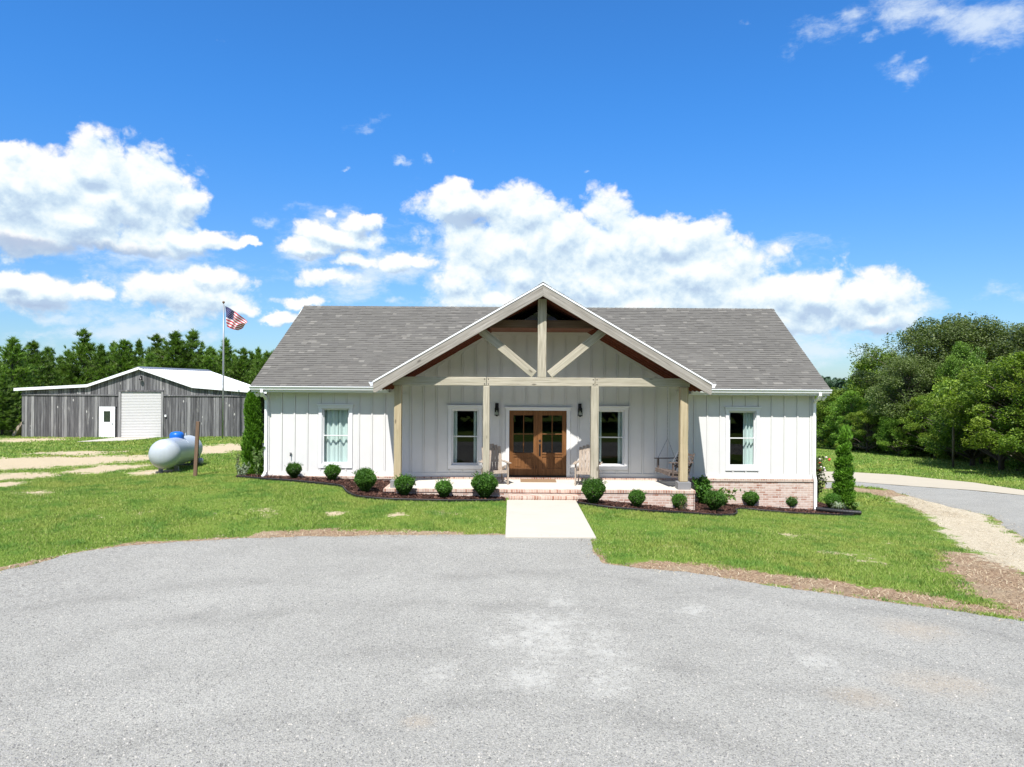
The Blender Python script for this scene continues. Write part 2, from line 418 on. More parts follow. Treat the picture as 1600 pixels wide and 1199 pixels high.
dirt = np.maximum(dirt, band([(1450,940),(1530,950),(1600,962)], .3, .9))
dirt = np.maximum(dirt, band([(0,889),(60,878),(110,866),(200,851),(300,845),(430,839)], .16, .8))
dirt = np.maximum(dirt, band([(1530,872),(1560,905),(1590,930),(1640,950)], .85, 1))
dirt = np.maximum(dirt, band([(1330,764),(1380,770),(1412,778),(1450,792),(1487,806)], .8, 1))
dirt = np.maximum(dirt, .62*np.clip(1.3-np.maximum(dd,0)/.16,0,1)*near); dirt = np.maximum(dirt, .6*np.clip(1.3-np.maximum(ds,0)/.3,0,1)*near)
straw = band([(1425,780),(1487,800),(1535,835),(1580,865),(1640,890)], .95, 1.1)
tall = band([(1290,694),(1340,699),(1420,707),(1500,716)], 4.5, 1)
fx = np.array([len(gx), len(gy)])
ii = np.arange(fx[0]-1)[:,None]*fx[1]+np.arange(fx[1]-1)[None]
quads = np.stack([ii, ii+fx[1], ii+fx[1]+1, ii+1], -1).reshape(-1,4)
def _lawn(N):
    o = N.obj(); A = lambda k: N.n('ShaderNodeAttribute', attribute_name=k).outputs['Fac']
    n0 = N.noise(o, .22, 5, .6); n1 = N.noise(o, 1.4, 5, .65); n2 = N.noise(N.scl(o,(1,1,.3)), 34, 4, .75); n3 = N.noise(o, 130, 2, .7)
    c = N.ramp(n2, [(.22,(.05,.105,.016)),(.45,(.11,.195,.028)),(.62,(.17,.25,.042)),(.85,(.28,.33,.085))])
    c = N.mix(N.math('MULTIPLY', N.step(n0,.40,.66), .55), c, (.19,.235,.045))
    c = N.mix(N.math('MULTIPLY', N.step(n1,.52,.75), .5), c, (.07,.17,.025))
    c = N.mix(N.math('MULTIPLY', N.step(n3,.62,.8), .35), c, (.30,.28,.12))
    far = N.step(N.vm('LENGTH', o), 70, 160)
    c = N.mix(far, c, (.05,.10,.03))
    jit = N.math('ADD', N.math('MULTIPLY_ADD', n1, 2.0, -1.0), N.math('MULTIPLY_ADD', N.noise(o, 7, 6, .75), 1.8, -.9))
    sd = N.step(N.math('ADD', A('sand'), jit), .42, .62)
    sc = N.ramp(n2, [(.3,(.38,.30,.185)),(.7,(.57,.485,.34))])
    c = N.mix(sd, c, sc)
    dm = N.step(N.math('ADD', A('dirt'), jit), .35, .6)
    dc = N.ramp(N.noise(N.scl(o,(1,1,1)), 22, 6, .8), [(.3,(.09,.055,.034)),(.46,(.24,.155,.10)),(.58,(.40,.30,.19)),(.75,(.58,.48,.33))])
    dc = N.mix(N.step(N.noise(o,.8,4),.5,.62), dc, N.ramp(n2, [(.3,(.20,.15,.10)),(.7,(.43,.32,.21))]))
    c = N.mix(dm, c, dc)
    st = N.step(N.math('ADD', A('straw'), jit), .4, .62)
    stc = N.ramp(N.noise(N.scl(o,(1,1,1)), 26, 6, .8, 1.5), [(.36,(.11,.08,.055)),(.45,(.42,.355,.25)),(.62,(.66,.60,.46))])
    c = N.mix(st, c, stc)
    return pbr(N, c, .95, N.bump(N.math('ADD', n2, N.math('MULTIPLY', n3, .6)), .7, .03), 0, .1)
M['lawn'] = mat('lawn', _lawn)
me = np_mesh('ground', np.c_[P2, ZZ], quads, M['lawn'], True)
for nm, a in (('sand',sand),('dirt',dirt),('straw',straw)):
    me.attributes.new(nm,'FLOAT','POINT').data.foreach_set('value', a.astype(np.float32))
link('ground', me, kind='structure')

def sheet(name, poly, st, dz, m, amp=0.0, fscale=2.5, extent=None, seedo=0.0, thick=0.0):
    x0, y0 = poly.min(0)-st*2; x1, y1 = poly.max(0)+st*2
    if extent: x0, y0, x1, y1 = max(x0,extent[0]), max(y0,extent[1]), min(x1,extent[2]), min(y1,extent[3])
    ax = np.arange(x0,x1+st,st); ay = np.arange(y0,y1+st,st); nx, ny = len(ax), len(ay)
    X, Y = np.meshgrid(ax, ay, indexing='ij'); Q = np.c_[X.ravel(), Y.ravel()]
    d = sdf(Q, poly)
    if amp: d = d+amp*2*(fbm(Q[:,0]+seedo,Q[:,1],fscale,4)+.4*fbm(Q[:,0]+seedo,Q[:,1],fscale*6,2))
    Z = h(Q[:,0],Q[:,1])+dz
    idx = -np.ones(len(Q), int); V = []; Fq = []; E = {}
    def vi(i):
        if idx[i] < 0: idx[i] = len(V); V.append((Q[i,0],Q[i,1],Z[i]))
        return idx[i]
    def ei(i, j):
        k = (min(i,j),max(i,j))
        if k not in E:
            t = d[i]/(d[i]-d[j]); p = Q[i]+(Q[j]-Q[i])*t; E[k] = len(V); V.append((p[0],p[1],Z[i]+(Z[j]-Z[i])*t-thick))
        return E[k]
    D2 = d.reshape(nx,ny) < 0
    any_ = D2[:-1,:-1]|D2[1:,:-1]|D2[:-1,1:]|D2[1:,1:]
    for i, j in zip(*np.nonzero(any_)):
        c = [i*ny+j,(i+1)*ny+j,(i+1)*ny+j+1,i*ny+j+1]; f = []
        for k in range(4):
            a, b = c[k], c[(k+1)%4]
            if d[a] < 0: f.append(vi(a))
            if (d[a] < 0) != (d[b] < 0): f.append(ei(a,b))
        if len(f) >= 3: Fq.append(f)
    me = bpy.data.meshes.new(name); me.from_pydata(V, [], Fq); me.materials.append(m)
    me.polygons.foreach_set('use_smooth', [True]*len(me.polygons)); me.update()
    return link(name, me, kind='structure')

def _gravel(N):
    o = N.obj()
    v1 = N.n('ShaderNodeTexVoronoi', {'Vector':o,'Scale':64.0,'Randomness':1.0})
    v2 = N.n('ShaderNodeTexVoronoi', {'Vector':o,'Scale':150.0,'Randomness':1.0})
    vc = N.n('ShaderNodeSeparateColor', {0:v1.outputs['Color']}).outputs[0]
    vc2 = N.n('ShaderNodeSeparateColor', {0:v2.outputs['Color']}).outputs[1]
    t = N.math('ADD', N.math('MULTIPLY', vc, .55), N.math('MULTIPLY', vc2, .45))
    c = N.ramp(t, [(.05,(.085,.084,.081)),(.2,(.205,.202,.194)),(.5,(.275,.270,.259)),(.8,(.325,.319,.303)),(.96,(.43,.42,.39))])
    big = N.noise(o, .33, 6, .65); med = N.noise(o, 1.7, 6, .7); fine = N.noise(o, 8, 5, .75)
    # bleached worn patches, each where the photo has one
    w = 0.0
    def spot(px, py, rx, ry):
        g = G(px,py); wx = rx*g.y/F; wy = abs(G(px,py+ry).y-g.y)
        q = N.vm('LENGTH', N.vm('MULTIPLY', N.vm('SUBTRACT', o, tuple(g)), (1/wx,1/wy,0)))
        return N.math('SUBTRACT', 1.0, q)
    acc = None
    for sp in [(860,990,95,70),(925,1020,60,40),(880,945,36,14),(1085,955,30,10),(690,1050,30,18),(1290,1040,40,22),(820,1060,60,30),(940,1065,40,30)]:
        s_ = spot(*sp); acc = s_ if acc is None else N.math('MAXIMUM', acc, s_)
    wm = N.step(N.math('ADD', acc, N.math('MULTIPLY_ADD', med, 3.0, N.math('MULTIPLY_ADD', fine, 4.2, -3.75))), -.3, 1.3)
    c = N.mix(N.math('MULTIPLY', wm, .48), c, (.46,.455,.44))
    acc = None
    for sp in [(1430,985,75,22),(1470,1070,90,30),(1340,1090,60,20),(650,1130,30,14)]:
        s_ = spot(*sp); acc = s_ if acc is None else N.math('MAXIMUM', acc, s_)
    tm = N.step(N.math('ADD', acc, N.math('MULTIPLY_ADD', med, 2.0, -1.1)), -.35, 1.1)
    c = N.mix(N.math('MULTIPLY', tm, .30), c, (.38,.295,.21))
    # wheel paths sweeping round the turning circle
    rd = N.vm('LENGTH', N.vm('MULTIPLY', N.vm('SUBTRACT', N.vm('MULTIPLY_ADD', N.noise(o,.5,3,col=True), (1.2,1.2,0), o), (-.2,2.4,0)), (.92,1.0,0)))
    tr = None
    for r0 in (5.6,7.2,8.9,10.5):
        q_ = N.math('SUBTRACT', 1.0, N.math('MULTIPLY', N.math('ABSOLUTE', N.math('SUBTRACT', rd, r0)), 2.6), clamp=True)
        tr = q_ if tr is None else N.math('MAXIMUM', tr, q_)
    tr = N.math('MULTIPLY', tr, N.step(N.noise(o, .6, 4, .6), .36, .60))
    k = N.math('MULTIPLY_ADD', big, .50, N.math('MULTIPLY_ADD', med, .26, N.math('MULTIPLY_ADD', tr, -.17, .68)))
    c = N.vm('MULTIPLY', c, N.n('ShaderNodeCombineXYZ', {0:k,1:k,2:N.math('MULTIPLY', k, .945)}).outputs[0])
    # clods and soil showing through toward the west edge
    x = N.n('ShaderNodeSeparateXYZ', {0:o})
    wst = N.math('MULTIPLY', N.step(x.outputs[0], -4.5, -8.5), N.step(N.noise(o, 14, 5, .7), .50, .66))
    c = N.mix(N.math('MULTIPLY', wst, .5), c, (.12,.108,.098))
    hh = N.math('SUBTRACT', N.math('MULTIPLY', fine, .6), N.math('ADD', v1.outputs['Distance'], N.math('MULTIPLY', v2.outputs['Distance'], .5)))
    hh = N.math('ADD', hh, N.math('MULTIPLY', wst, -.6))
    return pbr(N, c, .9, N.bump(hh, .55, .012), 0, .2)
M['gravel'] = mat('gravel', _gravel)
sheet('gravel_driveway', drive, .10, .014, M['gravel'], .10, 1.4, (-22,3.5,24,18), 0, .012)
sheet('gravel_road', sidedrive, .14, .014, M['gravel'], .16, 1.0, None, 5, .012)
sheet('concrete_road', palestrip, .25, .022, M['pale_drive'], .03, 1.0, None, 9, .0)
sheet('concrete_apron', apron, .3, .03, M['concrete'])
def _mulch(N):
    o = N.obj()
    v = N.n('ShaderNodeTexVoronoi', {'Vector':N.vm('ADD', o, N.noise(o,20,3,col=True)),'Scale':28.0}); f = N.noise(o, 60, 4, .7)
    c = N.ramp(N.n('ShaderNodeSeparateColor', {0:v.outputs['Color']}).outputs[0], [(.1,(.020,.009,.006)),(.5,(.062,.025,.018)),(.95,(.15,.075,.055))])
    return pbr(N, c, .9, N.bump(N.math('ADD', f, v.outputs['Distance']), .9, .03), 0, .2)
M['mulch'] = mat('mulch', _mulch)
sheet('mulch_bed', bedl, .1, .035, M['mulch'], .01, 3, None, 0, .03)
sheet('mulch_bed', bedr, .1, .035, M['mulch'], .01, 3, None, 0, .03)
# chips lying loose on the two beds
def chips(n, seed):
    rs = np.random.RandomState(seed); out = []
    for poly in (bedl, bedr):
        lo, hi = poly.min(0), poly.max(0); P = lo+(hi-lo)*rs.rand(n,2); P = P[sdf(P,poly) < -.05]
        out.append(P)
    P = np.vstack(out); k = len(P); z = h(P[:,0],P[:,1])+.045
    a = rs.rand(k)*6.28; L = .02+.03*rs.rand(k); W = .007+.008*rs.rand(k); tz = (rs.rand(k)-.5)*.05
    u = np.c_[np.cos(a)*L, np.sin(a)*L, tz]; w = np.c_[-np.sin(a)*W, np.cos(a)*W, (rs.rand(k)-.5)*.012]
    c = np.c_[P,z]; V = np.stack([c-u-w,c+u-w,c+u+w,c-u+w],1).reshape(-1,3)
    return V, np.arange(4*k).reshape(-1,4)
V_, F_ = chips(9000, 5)
M['chip'] = mat('mulch_chip', lambda N: pbr(N, N.ramp(N.island(), [(0,(.022,.010,.007)),(.6,(.07,.03,.021)),(1,(.17,.09,.065))]), .9, None, 0, .2))
o_ = link('mulch_chips', np_mesh('mulch_chips', V_, F_, M['chip']), kind='stuff')
o_['label'] = 'dark red brown bark chips covering both planting beds'
# black plastic edging round the front of each bed
def edging(pts, label):
    mb = MB(); p = [Vector((x,y,hz(x,y)+.05)) for x, y in pts]; q = []
    for a, b in zip(p[:-1], p[1:]):
        n = max(2, int((b-a).length/.12)); q += [a.lerp(b, i/n) for i in range(n)]
    q.append(p[-1]); q2 = []
    for i, v in enumerate(q):                       # round the corners off
        s = [q[min(max(i+k,0),len(q)-1)] for k in (-2,-1,0,1,2)]; m_ = sum(s, Vector())/5; q2.append(Vector((m_.x,m_.y,hz(m_.x,m_.y)+.055)))
    mb.tube(q2, .022, 6)
    o = len(mb.v); n = len(q2)
    for dy in (-.014,.014):
        for v in q2: mb.v.append((v.x, v.y+dy, v.z)); mb.v.append((v.x, v.y+dy, v.z-.14))
    for s in range(2):
        for i in range(n-1):
            a = o+s*2*n+2*i; mb.f.append([a,a+1,a+3,a+2]); mb.m.append(0)
    e = link('bed_edging', mb.mesh('bed_edging', M['blackplastic'], True))
    tag(e, label, 'edging')
edging(bedl[:11], 'black plastic lawn edging curving round the planting bed west of the walkway')
edging(bedr[1:15], 'black plastic lawn edging along the planting bed from walkway to spiral topiary')
# walkway: one concrete path of three poured slabs with joints
mb = MB()
for y0, y1 in ((15.0,16.55),(16.57,18.15),(18.17,19.76)):
    mb.box(-.12,1.80,y0,y1,-.1,.165)
bevel(link('walkway_path', mb.mesh('walkway_path', M['concrete']), kind='structure'), .008)

# ------------------------------------------------------------------ the house
HX0, HX1, WY = -7.72, 9.53, 22.4          # ends and front wall
GX, GH, GS = .86, 4.78, .584             # porch gable: centre, half width, pitch
GZ, GY = 6.25, 20.05                       # its ridge height and front
EY, EZ, RY, RZ = 21.98, 3.29, 27.2, 6.31  # main eave and ridge
MS = (RZ-EZ)/(RY-EY)
PF = .385                                 # porch floor
HB = Vector((.9, 24.0, .1))
house = thing('house', 'white single storey farmhouse with grey shingle roof and timber gabled front porch', 'house', HB)
def part(name, mb, m, parent=None, smooth=False, bv=0):
    me = mb.mesh(name, m, smooth)
    o = link(name, me, parent or house, loc=(-HB if parent is None else (0,0,0)))
    if bv: bevel(o, bv)
    return o
gzr = lambda x: GZ-abs(x-GX)*GS
mzr = lambda y: EZ+(y-EY)*MS
WINS = [(-5.55,'full'),(-1.467,'sides'),(3.125,'sides'),(7.27,'right')]
WW, WZ0, WZ1 = .43, .825, 2.580
DX, DW, DZ0, DZ1 = .827, .905, .50, 2.552
openings = [(x-WW,x+WW,WZ0,WZ1) for x, _ in WINS]+[(DX-DW,DX+DW,.46,DZ1)]
# front wall: boards with openings cut, battens, base board
SB = .455
mb = MB()
def cells(mb, x0, x1, z0, z1, ops, y0, y1):
    xs = sorted({x0,x1}|{o[0] for o in ops}|{o[1] for o in ops}); zs = sorted({z0,z1}|{o[2] for o in ops}|{o[3] for o in ops})
    for a, b in zip(xs[:-1], xs[1:]):
        run = None
        for c, d in zip(zs[:-1], zs[1:]):
            cut = any(o[0] <= a+1e-6 and b <= o[1]+1e-6 and o[2] <= c+1e-6 and d <= o[3]+1e-6 for o in ops)
            if not cut: run = (run[0] if run else c, d)
            if cut or d == zs[-1]:
                if run: mb.box(a,b,y0,y1,run[0],run[1]); run = None
cells(mb, HX0, HX1, SB, 3.22, openings, WY, WY+.14)
# upper part of the porch gable wall
gc = 5.02; off = .36
half = lambda z: (GZ-off-z)/GS
mb.prism([(GX-half(3.22),3.22),(GX+half(3.22),3.22),(GX+half(gc),gc),(GX-half(gc),gc)], WY, WY+.14)
bx = -7.25; xs_ = []
gtop = lambda x: min(gc, GZ-off-abs(x-GX)*GS)-.105
isin = lambda x: abs(x-GX) < half(3.22)-.25
while bx < HX1-.1:
    xs_.append(bx); bx += .4064
big = [(o[0]-.125,o[1]+.125,o[2]-.14,o[3]+.15) for o in openings]
for bx in xs_:
    top = gtop(bx) if isin(bx) else 3.06
    segs = [(SB+.126, top)]
    for o in big:
        if o[0] < bx < o[1]:
            segs = [(a,b) for s in segs for a, b in ((s[0],min(s[1],o[2])),(max(s[0],o[3]),s[1])) if b-a > .03]
    for a, b in segs: mb.box(bx-.022,bx+.022,WY-.038,WY-.0005,a,b)
# the sheets between the battens, with an open joint beside each batten
for xa, xb in zip([HX0+.06]+xs_, xs_+[HX1-.06]):
    xa, xb = xa+.031, xb-.031; zt = 3.06 if not (isin(xa) and isin(xb)) else 3.0
    cells(mb, xa, xb, SB+.127, zt, [(max(o[0],xa),min(o[1],xb),o[2],o[3]) for o in big if o[0] < xb and o[1] > xa], WY-.014, WY-.0006)
    if zt == 3.0: mb.prism([(xa,3.0005),(xb,3.0005),(xb,gtop(xb)),(xa,gtop(xa))], WY-.014, WY-.0006)
for a, b in ((HX0,DX-DW-.12),(DX+DW+.12,HX1)): mb.box(a,b,WY-.044,WY-.001,SB,SB+.125)
mb.box(HX0,GX-half(3.22)+.25,WY-.044,WY-.001,3.061,3.2); mb.box(GX+half(3.22)-.25,HX1,WY-.044,WY-.001,3.061,3.2)
for x in (HX0,HX1-.09): mb.box(x,x+.09,WY-.043,WY-.001,SB,3.06)
# sides, back and ends under the roof
for x0, x1 in ((HX0,HX0+.14),(HX1-.14,HX1)):
    mb.box(x0,x1,WY+.141,32.0,SB,3.22)
    n0 = len(mb.v); mb.add([(x,y,z) for x in (x0,x1) for y, z in ((WY,3.221),(32.0,3.221),(RY,RZ-.16))], [(0,1,2),(5,4,3),(0,3,4,1),(1,4,5,2),(2,5,3,0)])
    y = WY+.4
    while y < 31.9:
        xx = x0-.019 if x0 < 0 else x1+.0005
        mb.box(xx,xx+.0185,y-.03,y+.03,SB,3.2); y += .4064
mb.box(HX0+.141,HX1-.141,31.86,32.0,SB,3.22)
wall = part('wall', mb, M['siding'])
# trim boards under the gable ceiling, on the wall
mb = MB()
def rakepoly(z0off, z1off, xa, xb):       # strip following the gable pitch between two depths under the ridge line
    s = [(xa,gzr(xa)-z1off),(xb,gzr(xb)-z1off),(xb,gzr(xb)-z0off),(xa,gzr(xa)-z0off)]
    return s if xa < xb else s[::-1]
xg = half(gc)
mb.prism(rakepoly(off,off+.10,GX-half(3.22),GX-xg), WY-.042, WY-.001); mb.prism(rakepoly(off,off+.10,GX+xg,GX+half(3.22)), WY-.042, WY-.001)
mb.box(GX-xg,GX+xg,WY-.043,WY-.001,gc-.10,gc)
part('gable_trim', mb, M['siding'])
# brick base with its cap of bricks on edge
mb = MB()
mb.box(HX0-.02,-3.62,WY-.09,WY+.14,-1.6,.375); mb.box(5.22,HX1+.02,WY-.09,WY+.14,-1.6,.375)
mb.box(HX0-.02,HX0+.14,WY+.141,32.05,-1.6,.375); mb.box(HX1-.14,HX1+.02,WY+.141,32.05,-1.6,.375); mb.box(HX0+.141,HX1-.141,31.9,32.05,-1.6,.375)
base = part('brick_base', mb, M['brick'])
mb = MB()
mb.box(HX0-.04,HX1+.04,WY-.12,WY-.001,.376,SB)
mb.box(HX0-.05,HX0-.001,WY,32.06,.376,SB); mb.box(HX1+.001,HX1+.05,WY,32.06,.376,SB)
part('brick_cap', mb, M['rowlock'], base).location = (0,0,0)
# dark rooms behind the windows
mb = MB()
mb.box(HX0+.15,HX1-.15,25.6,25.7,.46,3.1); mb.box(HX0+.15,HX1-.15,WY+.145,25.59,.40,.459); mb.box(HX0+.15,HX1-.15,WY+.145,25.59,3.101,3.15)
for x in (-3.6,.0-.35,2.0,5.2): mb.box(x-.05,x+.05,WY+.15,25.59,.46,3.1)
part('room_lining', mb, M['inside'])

M['butt'] = paint('shingle_butt', (.03,.028,.026), .95, .2)
# ---- shingle roofs: laminated courses laid as real tabs on decks
def course_roof(name, O, U, V, Nn, ulen, vlen, keep, deck, parent=None, seed=1):
    """O corner at the eave, U along the eave, V up the slope, Nn outward; keep(x,y,z) tells which tabs exist"""
    r = random.Random(seed); mb = MB(); O, U, V, Nn = Vector(O), Vector(U).normalized(), Vector(V).normalized(), Vector(Nn).normalized()
    e = .143; k = 0; v = 0.0
    while v < vlen-1e-3:
        u = -r.random()*.25; v1 = min(v+e*1.25, vlen)
        while u < ulen:
            w = r.choice((.14,.17,.20,.24,.30)); a, b = max(u,0), min(u+w, ulen); u += w
            if b-a < .01: continue
            lift = .010+r.random()*.010; dv = r.random()*.006
            c = O+U*((a+b)/2)+V*(v+e/2)
            if not keep(c): continue
            p = [O+U*a+V*(v-dv)+Nn*lift, O+U*b+V*(v-dv)+Nn*lift, O+U*b+V*v1+Nn*.002, O+U*a+V*v1+Nn*.002]
            q = [O+U*a+V*(v-dv)-Nn*.002, O+U*b+V*(v-dv)-Nn*.002]
            mb.mi = 0; mb.add(p+q, [(0,1,2,3),(4,0,3),(5,2,1)]); mb.mi = 1; mb.add([q[0],q[1],p[1],p[0]], [(0,1,2,3)]); mb.mi = 0
        v += e; k += 1
    return mb
def deckmesh(mb, pts, dz):
    n = len(pts); mb.add(list(pts)+[(x,y,z-dz) for x, y, z in pts], [list(range(n)), list(range(2*n-1,n-1,-1))]+[(i,n+i,n+(i+1)%n,(i+1)%n) for i in range(n)])
XL, XR, XL2, XR2 = -8.09, 9.85, -7.97, 9.98
sl = Vector((0,RY-EY,RZ-EZ)); nrm = Vector((0,-(RZ-EZ),RY-EY))
mbR = course_roof('roof',(XL,EY-.02,EZ-.01),(1,0,0),sl,nrm,XR-XL,sl.length+.02,lambda c: mzr(c.y) > gzr(c.x)-.10 or abs(c.x-GX) > GH+.02,None,seed=4)
# skew so the rakes run as photographed
mbR.v = [(x+(XL2-XL+(XR2-XR-XL2+XL)*(x-XL)/(XR-XL))*min(max((y-EY)/(RY-EY),0),1), y, z) for x, y, z in mbR.v]
yv = EY+(gzr(GX-GH)-EZ)/MS; ya = EY+(GZ-EZ)/MS
deckmesh(mbR, [(XL,EY,EZ-.004),(GX-GH,EY,EZ-.004),(GX-GH,yv,mzr(yv)-.004),(GX,ya,GZ-.004),(GX+GH,yv,mzr(yv)-.004),(GX+GH,EY,EZ-.004),(XR,EY,EZ-.004),(XR2,RY,RZ-.004),(XL2,RY,RZ-.004)], .03)
deckmesh(mbR, [(XR,2*RY-EY,EZ-.004),(XL,2*RY-EY,EZ-.004),(XL2,RY+.001,RZ-.004),(XR2,RY+.001,RZ-.004)], .03)
# porch gable slopes
for s in (-1,1):
    V = Vector((-s*GH,0,GH*GS)); Nn = Vector((s*GS,0,1))
    O = (GX+s*(GH+.02), GY if s > 0 else ya, gzr(GX+s*(GH+.02)))
    mbg = course_roof('roof',O,(0,1 if s > 0 else -1,0),V,Nn,ya-GY,V.length+.02,lambda c: gzr(c.x) > mzr(c.y)-.06,None,seed=9+s)
    n0_ = len(mbR.v); mbR.v += mbg.v; mbR.f += [[i+n0_ for i in f] for f in mbg.f]; mbR.m += mbg.m
    deckmesh(mbR, [(GX+s*GH,GY,gzr(GX+s*GH)-.004),(GX,GY,GZ-.004),(GX,ya,GZ-.004),(GX+s*GH,yv,gzr(GX+s*GH)-.004)][::s], .025)
roof = part('roof', mbR, [M['shingle'],M['butt']])
mb = MB(); u = XL2                                # ridge caps: bent shingles lapped along both ridges
rr = random.Random(2)
while u < XR2-.01:
    u1 = min(u+.17, XR2); l = .012+rr.random()*.006
    for s in (-1,1):
        mb.add([(u,RY,RZ+l+.01),(u1+.03,RY,RZ+.012),(u1+.03,RY+s*.15,RZ-.15*MS+.006),(u,RY+s*.15,RZ-.15*MS+l+.004)], [(0,1,2,3) if s < 0 else (3,2,1,0)])
        mb.add([(u,RY,RZ+l+.01),(u,RY,RZ),(u,RY+s*.15,RZ-.15*MS),(u,RY+s*.15,RZ-.15*MS+l+.004)], [(0,1,2,3)])
    u = u1
v = GY
while v < ya:
    v1 = min(v+.17, ya); l = .012+rr.random()*.006
    for s in (-1,1):
        mb.add([(GX,v,GZ+l+.012),(GX,v1+.03,GZ+.014),(GX+s*.15,v1+.03,gzr(GX+.15)+.006),(GX+s*.15,v,gzr(GX+.15)+l+.006)], [(0,1,2,3) if s > 0 else (3,2,1,0)])
    v = v1
part('ridge_cap', mb, M['shingle'], roof)
# fascia, soffit and rake edges of the main roof
for a, b in ((XL,GX-GH+.10),(GX+GH-.10,XR)):
    mb = MB(); mb.box(a,b,EY+.0,EY+.022,EZ-.20,EZ-.036); part('fascia', mb, M['trim'])
    mb = MB(); mb.box(a,b,EY+.023,WY-.03,EZ-.185,EZ-.172); part('soffit', mb, M['trim'])
for s, xa, xb in ((-1,XL,XL2),(1,XR,XR2)):
    mb = MB()
    for ya_, yb_, k in ((EY,RY,1),(2*RY-EY,RY,-1)):
        p = [(xa,ya_,EZ-.035),(xb,yb_,RZ-.035),(xb,yb_,RZ-.21),(xa,ya_,EZ-.21)]
        mb.add([(x+s*.0,y,z) for x, y, z in p]+[(x-s*.022,y,z) for x, y, z in p], [(0,1,2,3),(7,6,5,4),(0,4,5,1),(1,5,6,2),(2,6,7,3),(3,7,4,0)])
    x0, x1 = (XL+.023,HX0-.001) if s < 0 else (HX1+.001,XR-.023)
    for ya_, yb_ in ((EY+.03,RY),(2*RY-EY,RY)):
        mb.add([(x0,ya_,EZ-.10),(x1,ya_,EZ-.10),(x1,yb_,RZ-.10),(x0,yb_,RZ-.10)], [(0,1,2,3)])
    part('barge_board', mb, M['trim'])
# gutters (K-profile) and downspouts
def gutter(a, b, out):
    """along a-b, opening upward, 'out' points away from the fascia"""
    a, b, out = Vector(a), Vector(b), Vector(out); up = Vector((0,0,1))
    prof = [(0,0),(0,-.115),(.075,-.115),(.085,-.075),(.118,-.03),(.118,-.004),(.108,-.004),(.108,-.012),(.072,-.07),(.066,-.106),(.009,-.106),(.009,0)]
    mb = MB(); n = len(prof); ring = lambda p: [p+out*x+up*z for x, z in prof]
    mb.add(ring(a)+ring(b), [(i,(i+1)%n,n+(i+1)%n,n+i) for i in range(n)]+[list(range(n))[::-1],[n+i for i in range(n)]])
    return mb
for a, b in ((XL-.01,GX-GH+.05),(GX+GH-.05,XR+.01)):
    part('gutter', gutter((a,EY-.002,EZ-.012),(b,EY-.002,EZ-.012),(0,-1,0)), M['metal_white'])
for s in (-1,1):
    part('gutter', gutter((GX+s*(GH+.005),GY-.01,gzr(GX+GH)-.03),(GX+s*(GH+.005),yv-.04,gzr(GX+GH)-.03),(s,0,0)), M['metal_white'])
def rect_pipe(pts, w=.085, d=.065):
    mb = MB(); pts = [Vector(p) for p in pts]
    for i, p in enumerate(pts):
        t = (pts[min(i+1,len(pts)-1)]-pts[max(i-1,0)]).normalized(); s = Vector((1,0,0)); n = t.cross(s).normalized()
        for a, b in ((-1,-1),(1,-1),(1,1),(-1,1)): mb.v.append(tuple(p+s*a*w/2+n*b*d/2))
    for i in range(len(pts)-1):
        for k in range(4): mb.f.append([4*i+k,4*i+(k+1)%4,4*i+4+(k+1)%4,4*i+4+k]); mb.m.append(0)
    mb.f += [[3,2,1,0],[4*len(pts)-4+k for k in range(4)]]; mb.m += [0,0]
    return mb
for x, zb in ((HX0+.0,.46),(HX1-.02,-.50)):
    y = WY-.075
    bot = [(x,y,.62),(x+.0,y-.10,.40),(x,y-.10,zb+.12)] + ([(x,y-.13,zb+.04),(x,y-.28,zb+.0)])
    part('downspout', rect_pipe([(x,EY-.06,EZ-.125),(x,EY-.06,EZ-.20),(x,EY+.02,EZ-.28),(x,y-.10,EZ-.36),(x,y,EZ-.46)]+bot), M['metal_white'])
# twin flood lamps under the eave corners
for x, s in ((HX0-.16,-1),(HX1+.12,1)):
    mb = MB(); mb.box(x-.05,x+.05,WY-.25,WY-.15,3.03,3.105)
    f = part('floodlight', mb, M['metal_white'])
    for d in (-.09,.09):
        T = Matrix.Translation((x+d,WY-.27,3.02)) @ Matrix.Rotation(R(55),4,'X') @ Matrix.Rotation(R(25)*(1 if d > 0 else -1),4,'Y')
        q = MB(); q.lathe([(.0,-.06),(.03,-.06),(.035,0),(.062,.06),(.058,.085),(0,.09)], 16, T @ Matrix.Rotation(math.pi,4,'X'))
        part('floodlight_head', q, M['metal_white'], f, True)

